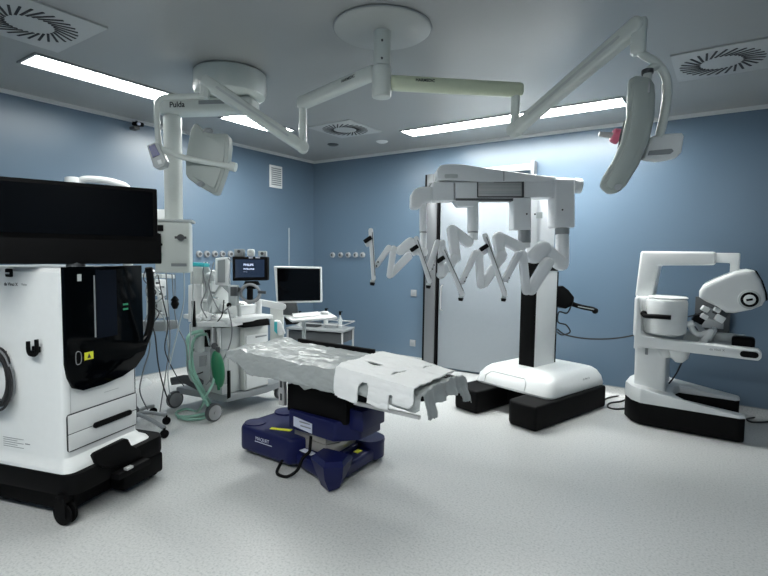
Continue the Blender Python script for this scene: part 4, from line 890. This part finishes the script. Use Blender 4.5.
# arm one (furthest left): shoulder bend, elbow, forearm pair
chain(4.5, [(423, 252, 4.6, 407, 246, 5.6, .10, .11, 'arm_link', A_), (410, 243.5, 5.8, 400.5, 250.5, 4.8, .04, .10, 'arm_link', A_), (408, 256.5, 4.2, 391, 274.5, 3.4, -.04, .08, 'arm_link', A_),
 (393.5, 249, 3.4, 389.5, 275.5, 3.0, -.12, .06, 'arm_link', A_), (376.3, 265.5, 2.7, 388.8, 247.8, 3.0, -.20, .055, 'arm_link', A_)])
chain(4.5, [(467.5, 242, 5.6, 452, 229.5, 4.6, .10, .11, 'arm_link', A_), (452, 230.5, 5.2, 455.5, 258, 4.8, .03, .11, 'arm_link', A_), (455, 258, 4.6, 440.5, 275, 3.8, -.02, .09, 'arm_link', A_),
 (442, 243, 3.3, 440.5, 274, 3.2, -.10, .06, 'arm_link', A_), (428.8, 268.5, 2.8, 437.5, 242.5, 3.0, -.18, .055, 'arm_link', A_)])
chain(4.5, [(519, 247.5, 5.6, 498, 236.5, 4.6, .10, .11, 'arm_link', A_), (498, 238, 5.2, 500.5, 258, 4.8, .03, .11, 'arm_link', A_), (502, 255, 4.6, 484, 283.5, 4.2, -.02, .09, 'arm_link', A_),
 (478.8, 253.5, 4.0, 481, 285, 3.7, -.10, .06, 'arm_link', A_), (461.5, 282, 2.7, 475.3, 253, 3.0, -.18, .055, 'arm_link', A_)])
chain(4.5, [(560.5, 264, 6.5, 543, 247.5, 6.3, .06, .13, 'arm_link', A_), (543, 248, 7.2, 534, 257, 6.5, .0, .13, 'arm_link', A_), (547, 263, 5.6, 530.5, 290, 5.0, -.05, .11, 'arm_link', A_),
 (522.3, 254.5, 4.2, 526.3, 291, 4.0, -.13, .06, 'arm_link', A_), (505.2, 279, 3.1, 518, 254.5, 3.3, -.22, .06, 'arm_link', A_)])
# instrument rails with clamp, tip knob
for (x0, y0, x1, y1, cx_, cy2, D_) in ((370.8, 230.5, 373.6, 278.5, 367.8, 239.5, 4.28), (416.3, 238.5, 429.6, 281.5, 414.2, 248.3, 4.28), (443.2, 248.5, 462, 294, 440.6, 259.5, 4.26), (485.2, 235.6, 504.8, 294.5, 484, 247.5, 4.24)):
    rl_ = rb.part('instrument_rail', MB().link(B(x0, y0, D_), B(x1, y1, D_), .0205, .0185, .05, rn), A_)
    dv = V((x1-x0, y1-y0, 0)).normalized(); ox, oy = -dv.y*-1.9, dv.x*-1.9
    rb.part('rail_track', MB().link(B(x0+ox*.75, y0+2+oy*.75, D_-.028), B(x1+ox*.75, y1-3+oy*.75, D_-.026), .0032, .0032, .004, rn, bev=0), 'dgrey', parent=rl_)
    rb.part('instrument_clamp', MB().box(B(cx_, cy2, D_-.035), (.075, .045, .035), rot=Matrix((px_, UP.cross(px_), UP)).transposed() @ Euler((0, -.6, 0)).to_matrix(), bev=.006), 'black', parent=rl_)
    rb.part('clamp_body', MB().box(B(cx_+.3, cy2+4.3, D_), (.05, .045, .045), rot=Matrix((px_, UP.cross(px_), UP)).transposed() @ Euler((0, -.5, 0)).to_matrix(), bev=.008), A_, parent=rl_)
    kx, ky = x1-1.2, y1+3.8
    rb.part('tip_collar', MB().cyl(B(kx+.4, ky-2.4, D_), B(kx, ky+.2, D_), .020, n=16), 'grey', parent=rl_)
    rb.part('tip_knob', MB().cyl(B(kx, ky, D_), B(kx-.3, ky+3.2, D_), .024, .017, n=16, bev=.004), 'black', parent=rl_)
    rb.part('link_bolt', MB().cyl(B(x1-1+3.8, y1-12.5, D_-.0), B(x1-1+3.8, y1-12.5, D_-.04), .007, n=10).cyl(B(x1+4.5, y1-16.5, D_-.0), B(x1+4.5, y1-16.5, D_-.04), .007, n=10), 'black', parent=rl_)
# cables behind the robot
hang([at(559, 292, 5.35), at(566, 296, 5.35), at(571, 304, 5.35), at(567, 313, 5.35), at(559, 312, 5.35), at(558, 322, 5.35), at(566, 325, 5.35), at(570, 332, 5.35), at(562, 335, 5.35), at(557, 332, 5.35)], .008, 'cable', 'black cable looped on the back of the robot column below the helm')
hang([at(557, 329, 5.35), at(566, 335, 5.3), at(585, 338.5, 5.2), at(605, 339, 5.1), at(622, 337.5, 5.1), at(637, 334.5, 5.12)], .008, 'cable', 'black cable strung from the robot column to the surgeon console')
hang([fl(600, 402, .01), fl(608, 398, .01), fl(618, 396, .01), fl(628, 397, .01), fl(622, 401, .01), fl(610, 403, .01), fl(608, 407, .01), fl(616, 409, .01), fl(628, 408, .01)], .009, 'cable', 'black cable curled on the floor between robot and surgeon console', 'floor_cable')
hang([fl(741, 412, .01), fl(752, 412, .01), fl(761, 414, .01), fl(757, 417, .01), fl(747, 419, .01), fl(752, 422, .01), fl(766, 422, .01), fl(775, 420, .01)], .009, 'cable', 'black cable curled on the floor at the far right edge', 'floor_cable')

# ------------------------------------------------------------------ surgeon console
YN = 5.10
co = Thing('surgeon_console', 'white surgeon console with a round-nosed viewer head and black wheeled base', 'surgeon console', (-.3, 5.4, 0))
cxy = lambda x, y, o=0.: vpl(x, y, (0, YN+o), (1, 0))
YA = V((0, 1, 0))
def base_outline(z, g=0.):
    return [V(p) for p in [(-.69-g, YN+.04, z), (-.61, YN-.03-g, z), (.14, YN-.03-g, z), (.18+g, YN+.0, z), (.18+g, YN+.06, z), (.14, YN+.09+g, z), (-.26, YN+.13+g, z), (-.34+g, YN+.18, z), (-.38+g, YN+.30, z), (-.38+g, YN+.48, z), (-.34, YN+.60-g, z), (.12, YN+.60-g, z), (.15+g, YN+.63, z), (.15+g, YN+.74, z), (.11, YN+.77+g, z), (-.6, YN+.77+g, z), (-.72-g, YN+.70, z), (-.77-g, YN+.45, z), (-.77-g, YN+.2, z)]]
co.part('base', MB().poly(base_outline(.008), (0, 0, .202), bev=.012), 'black')
for x, y in ((-.6, .12), (.06, .1), (-.62, .68), (.06, .68)): co.part('caster', MB().cyl((x-.02, YN+y, .035), (x+.02, YN+y, .035), .035), 'dgrey')
# white cover slopes down towards the front
def cover():
    b = bmesh.new(); bot = base_outline(.21, .006); A = [b.verts.new(p) for p in bot]; B_ = []
    cen = V((-.55, YN+.39, 0))
    for p in bot:
        hz = .235+.11*max(0, min(1, (-.15-p.x)/.45)); q_ = V((p.x, p.y, hz)); q_ += (V((cen.x, p.y, hz))-q_)*.02
        B_.append(b.verts.new(q_))
    n = len(A)
    b.faces.new(A[::-1]); f = b.faces.new(B_); bmesh.ops.triangulate(b, faces=[f])
    for k in range(n): b.faces.new((A[k], A[(k+1) % n], B_[(k+1) % n], B_[k]))
    m = MB(); m._add(b, None, .02, 2, 50); return m
co.part('base_cover', cover(), 'white')
TX0, TX1 = -.71, -.43
co.part('tower', MB().poly([(TX0+.01, YN+.18, .25), (TX1, YN+.18, .25), (TX1-.01, YN+.18, .88), (TX0-.005, YN+.18, 1.19), (TX0-.005, YN+.18, 1.19), (TX0+.01, YN+.18, .5)], (0, .42, 0), bev=.03, seg=3), 'white')
co.part('tower_upper', MB().poly([(-.72, YN+.12, .80), (-.45, YN+.12, .80), (-.45, YN+.12, 1.18), (-.72, YN+.12, 1.18)], (0, .5, 0), bev=.03, seg=3), 'white')
co.part('overhead_arm', MB().poly([(-.73, YN+.22, 1.17), (-.58, YN+.22, 1.17), (-.54, YN+.22, 1.475), (-.10, YN+.22, 1.49), (-.10, YN+.22, 1.61), (-.70, YN+.22, 1.61)], (0, .28, 0), bev=.025, seg=3), 'white')
co.part('arm_neck', MB().poly([(-.13, YN+.26, 1.515), (.01, YN+.26, 1.51), (.01, YN+.26, 1.36), (.08, YN+.26, 1.36), (.08, YN+.26, 1.60), (-.13, YN+.26, 1.60)], (0, .16, 0), bev=.012), 'white')
# viewer head: profile traced on its near face, widened to a hood
hpz = [(699, 291), (703, 285), (712, 280.5), (726, 275), (736, 271), (748, 269.8), (755, 271), (761, 280), (765, 292), (766, 300), (762, 306), (752, 310), (734, 313.5), (726, 313), (717, 307), (706, 302), (699, 297.5)]
hh = co.part('viewer_head', MB().poly([cxy(x, y, .02) for x, y in hpz], YA*.62, bev=.045, seg=4, ang=60), 'white')
co.part('viewer_rim', MB().poly([cxy(x, y, .06) for x, y in [(755, 270.5), (757, 271), (763, 281), (767.5, 294), (768, 300), (766, 301), (764, 292), (760, 281)]], YA*.5), 'black', parent=hh)
dc_ = cxy(749.5, 299.5, .02)
co.part('pivot_ring', MB().cyl(dc_+YA*.02, dc_-YA*.012, .078, n=40, bev=.004), 'grey', parent=hh)
co.part('pivot_dial', MB().cyl(dc_, dc_-YA*.022, .062, n=40, bev=.004), 'black', parent=hh)
co.part('dial_face', MB().cyl(dc_, dc_-YA*.028, .042, n=32, bev=.003), 'white', parent=hh)
co.part('dial_slot', MB().box(dc_-YA*.030, (.045, .006, .018), rot=(0, -.25, 0), bev=.002), 'black', parent=hh)
# eyepiece clutter under the head
for i, (x, y, m, s_) in enumerate(((705, 309, 'white', .06), (704, 316.5, 'white', .055), (719.5, 318.5, 'white', .075), (717, 310, 'white', .05), (711, 314, 'mgrey', .11), (698.5, 319, 'black', .09), (721, 311, 'dgrey', .12))):
    co.part('hand_control', MB().box(cxy(x, y, .25-(.04 if m == 'white' else 0)), (s_, .07, s_*.8), rot=(0, .5, .2), bev=.01), m)
co.part('master_arm', MB().tube([cxy(689, 323, .22), cxy(695, 333, .22), cxy(703, 334.5, .22), cxy(712, 331, .22)], .026, n=12).cyl(cxy(687, 325, .22), cxy(694, 323, .22), .03).link(cxy(711, 331, .22), cxy(699, 347, .22), .025, .028, .06, YA), 'white')
co.part('master_arm', MB().tube([cxy(696, 322, .55), cxy(704, 332, .55), cxy(714, 330, .55)], .024, n=12).link(cxy(714, 330, .55), cxy(706, 346, .55), .025, .025, .06, YA), 'white')
# round drum with handle
dx = (-.62-.28)/2; 
dr_ = co.part('drum', MB().lathe([(.155, .85), (.17, .865), (.172, 1.14), (.165, 1.165), (.10, 1.175)], (-.455, YN+.16, 0), n=48), 'white')
co.part('drum_lid', MB().lathe([(.16, 1.175), (.165, 1.185), (.15, 1.195), (.05, 1.198)], (-.45, YN+.20, 0), n=48), 'white', parent=dr_)
co.part('drum_cone', MB().lathe([(.07, .62), (.12, .76), (.15, .86)], (-.45, YN+.25, 0), n=32), 'white', parent=dr_)
co.part('handle', MB().tube([cxy(643.5, 314, -.01), cxy(645.5, 315.8, -.035), cxy(657, 316.5, -.05), cxy(671, 317.5, -.04)], .021, n=10).ball(cxy(643.8, 313.5, -.01), .028), 'black')
# armrest
ar = [(-.69, 1.18), (-.66, 1.185), (-.64, 1.0), (-.63, .86), (-.60, .835), (-.45, .815), (.24, .805), (.262, .78), (.262, .735), (.24, .71), (-.42, .72), (-.62, .725), (-.69, .70)]
co.part('armrest', MB().poly([(x, YN, z) for x, z in ar], YA*.11, bev=.02, seg=3, ang=40), 'white')
co.part('armrest_far', MB().poly([(-.62, YN+.58, .72), (.16, YN+.58, .72), (.20, YN+.58, .78), (.16, YN+.58, .84), (-.62, YN+.58, .84)], YA*.10, bev=.015), 'grey')
co.part('armrest_pad', MB().poly([(-.2, YN+.1, .735), (.2, YN+.1, .735), (.2, YN+.59, .735), (-.2, YN+.59, .735)], (0, 0, .035), bev=.01), 'grey')
co.part('arm_pod', MB().box((.14, YN+.34, .81), (.17, .14, .10), bev=.03, seg=3), 'black')
co.part('touchpad', MB().link((.14, YN-.003, .758), (.215, YN-.003, .758), .026, .026, .012, YA), 'black')
co.part('keel', MB().lathe([(.03, .60), (.07, .64), (.09, .73)], (-.33, YN+.14, 0), n=24), 'white')
text('da Vinci X', .026, (-.10, YN-.0008, .762), (1, 0, 0), (0, -1, 0), 'gink', th=co, ext=.0004)
co.part('tower_clip', MB().box((-.60, YN+.175, .66), (.025, .02, .06), bev=.004), 'mgrey')
hang([(-.30, YN+.20, .62), (-.36, YN+.3, .45), (-.42, YN+.42, .33)], .007, 'cable', 'black cable hanging from the console armrest to its base')
hang([(-.28, YN+.16, 1.02), (-.2, YN+.2, 1.05), (-.14, YN+.22, 1.10)], .006, 'cable', 'thin black cable between console drum and hand controls')

# ------------------------------------------------------------------ world and view
w = bpy.data.worlds.new('world'); S.world = w; w.use_nodes = True
w.node_tree.nodes['Background'].inputs[0].default_value = (.5, .55, .6, 1); w.node_tree.nodes['Background'].inputs[1].default_value = .02
S.view_settings.view_transform = 'Standard'; S.view_settings.look = 'None'; S.view_settings.gamma = 1; S.view_settings.use_curve_mapping = False
S.view_settings.exposure = 1.25
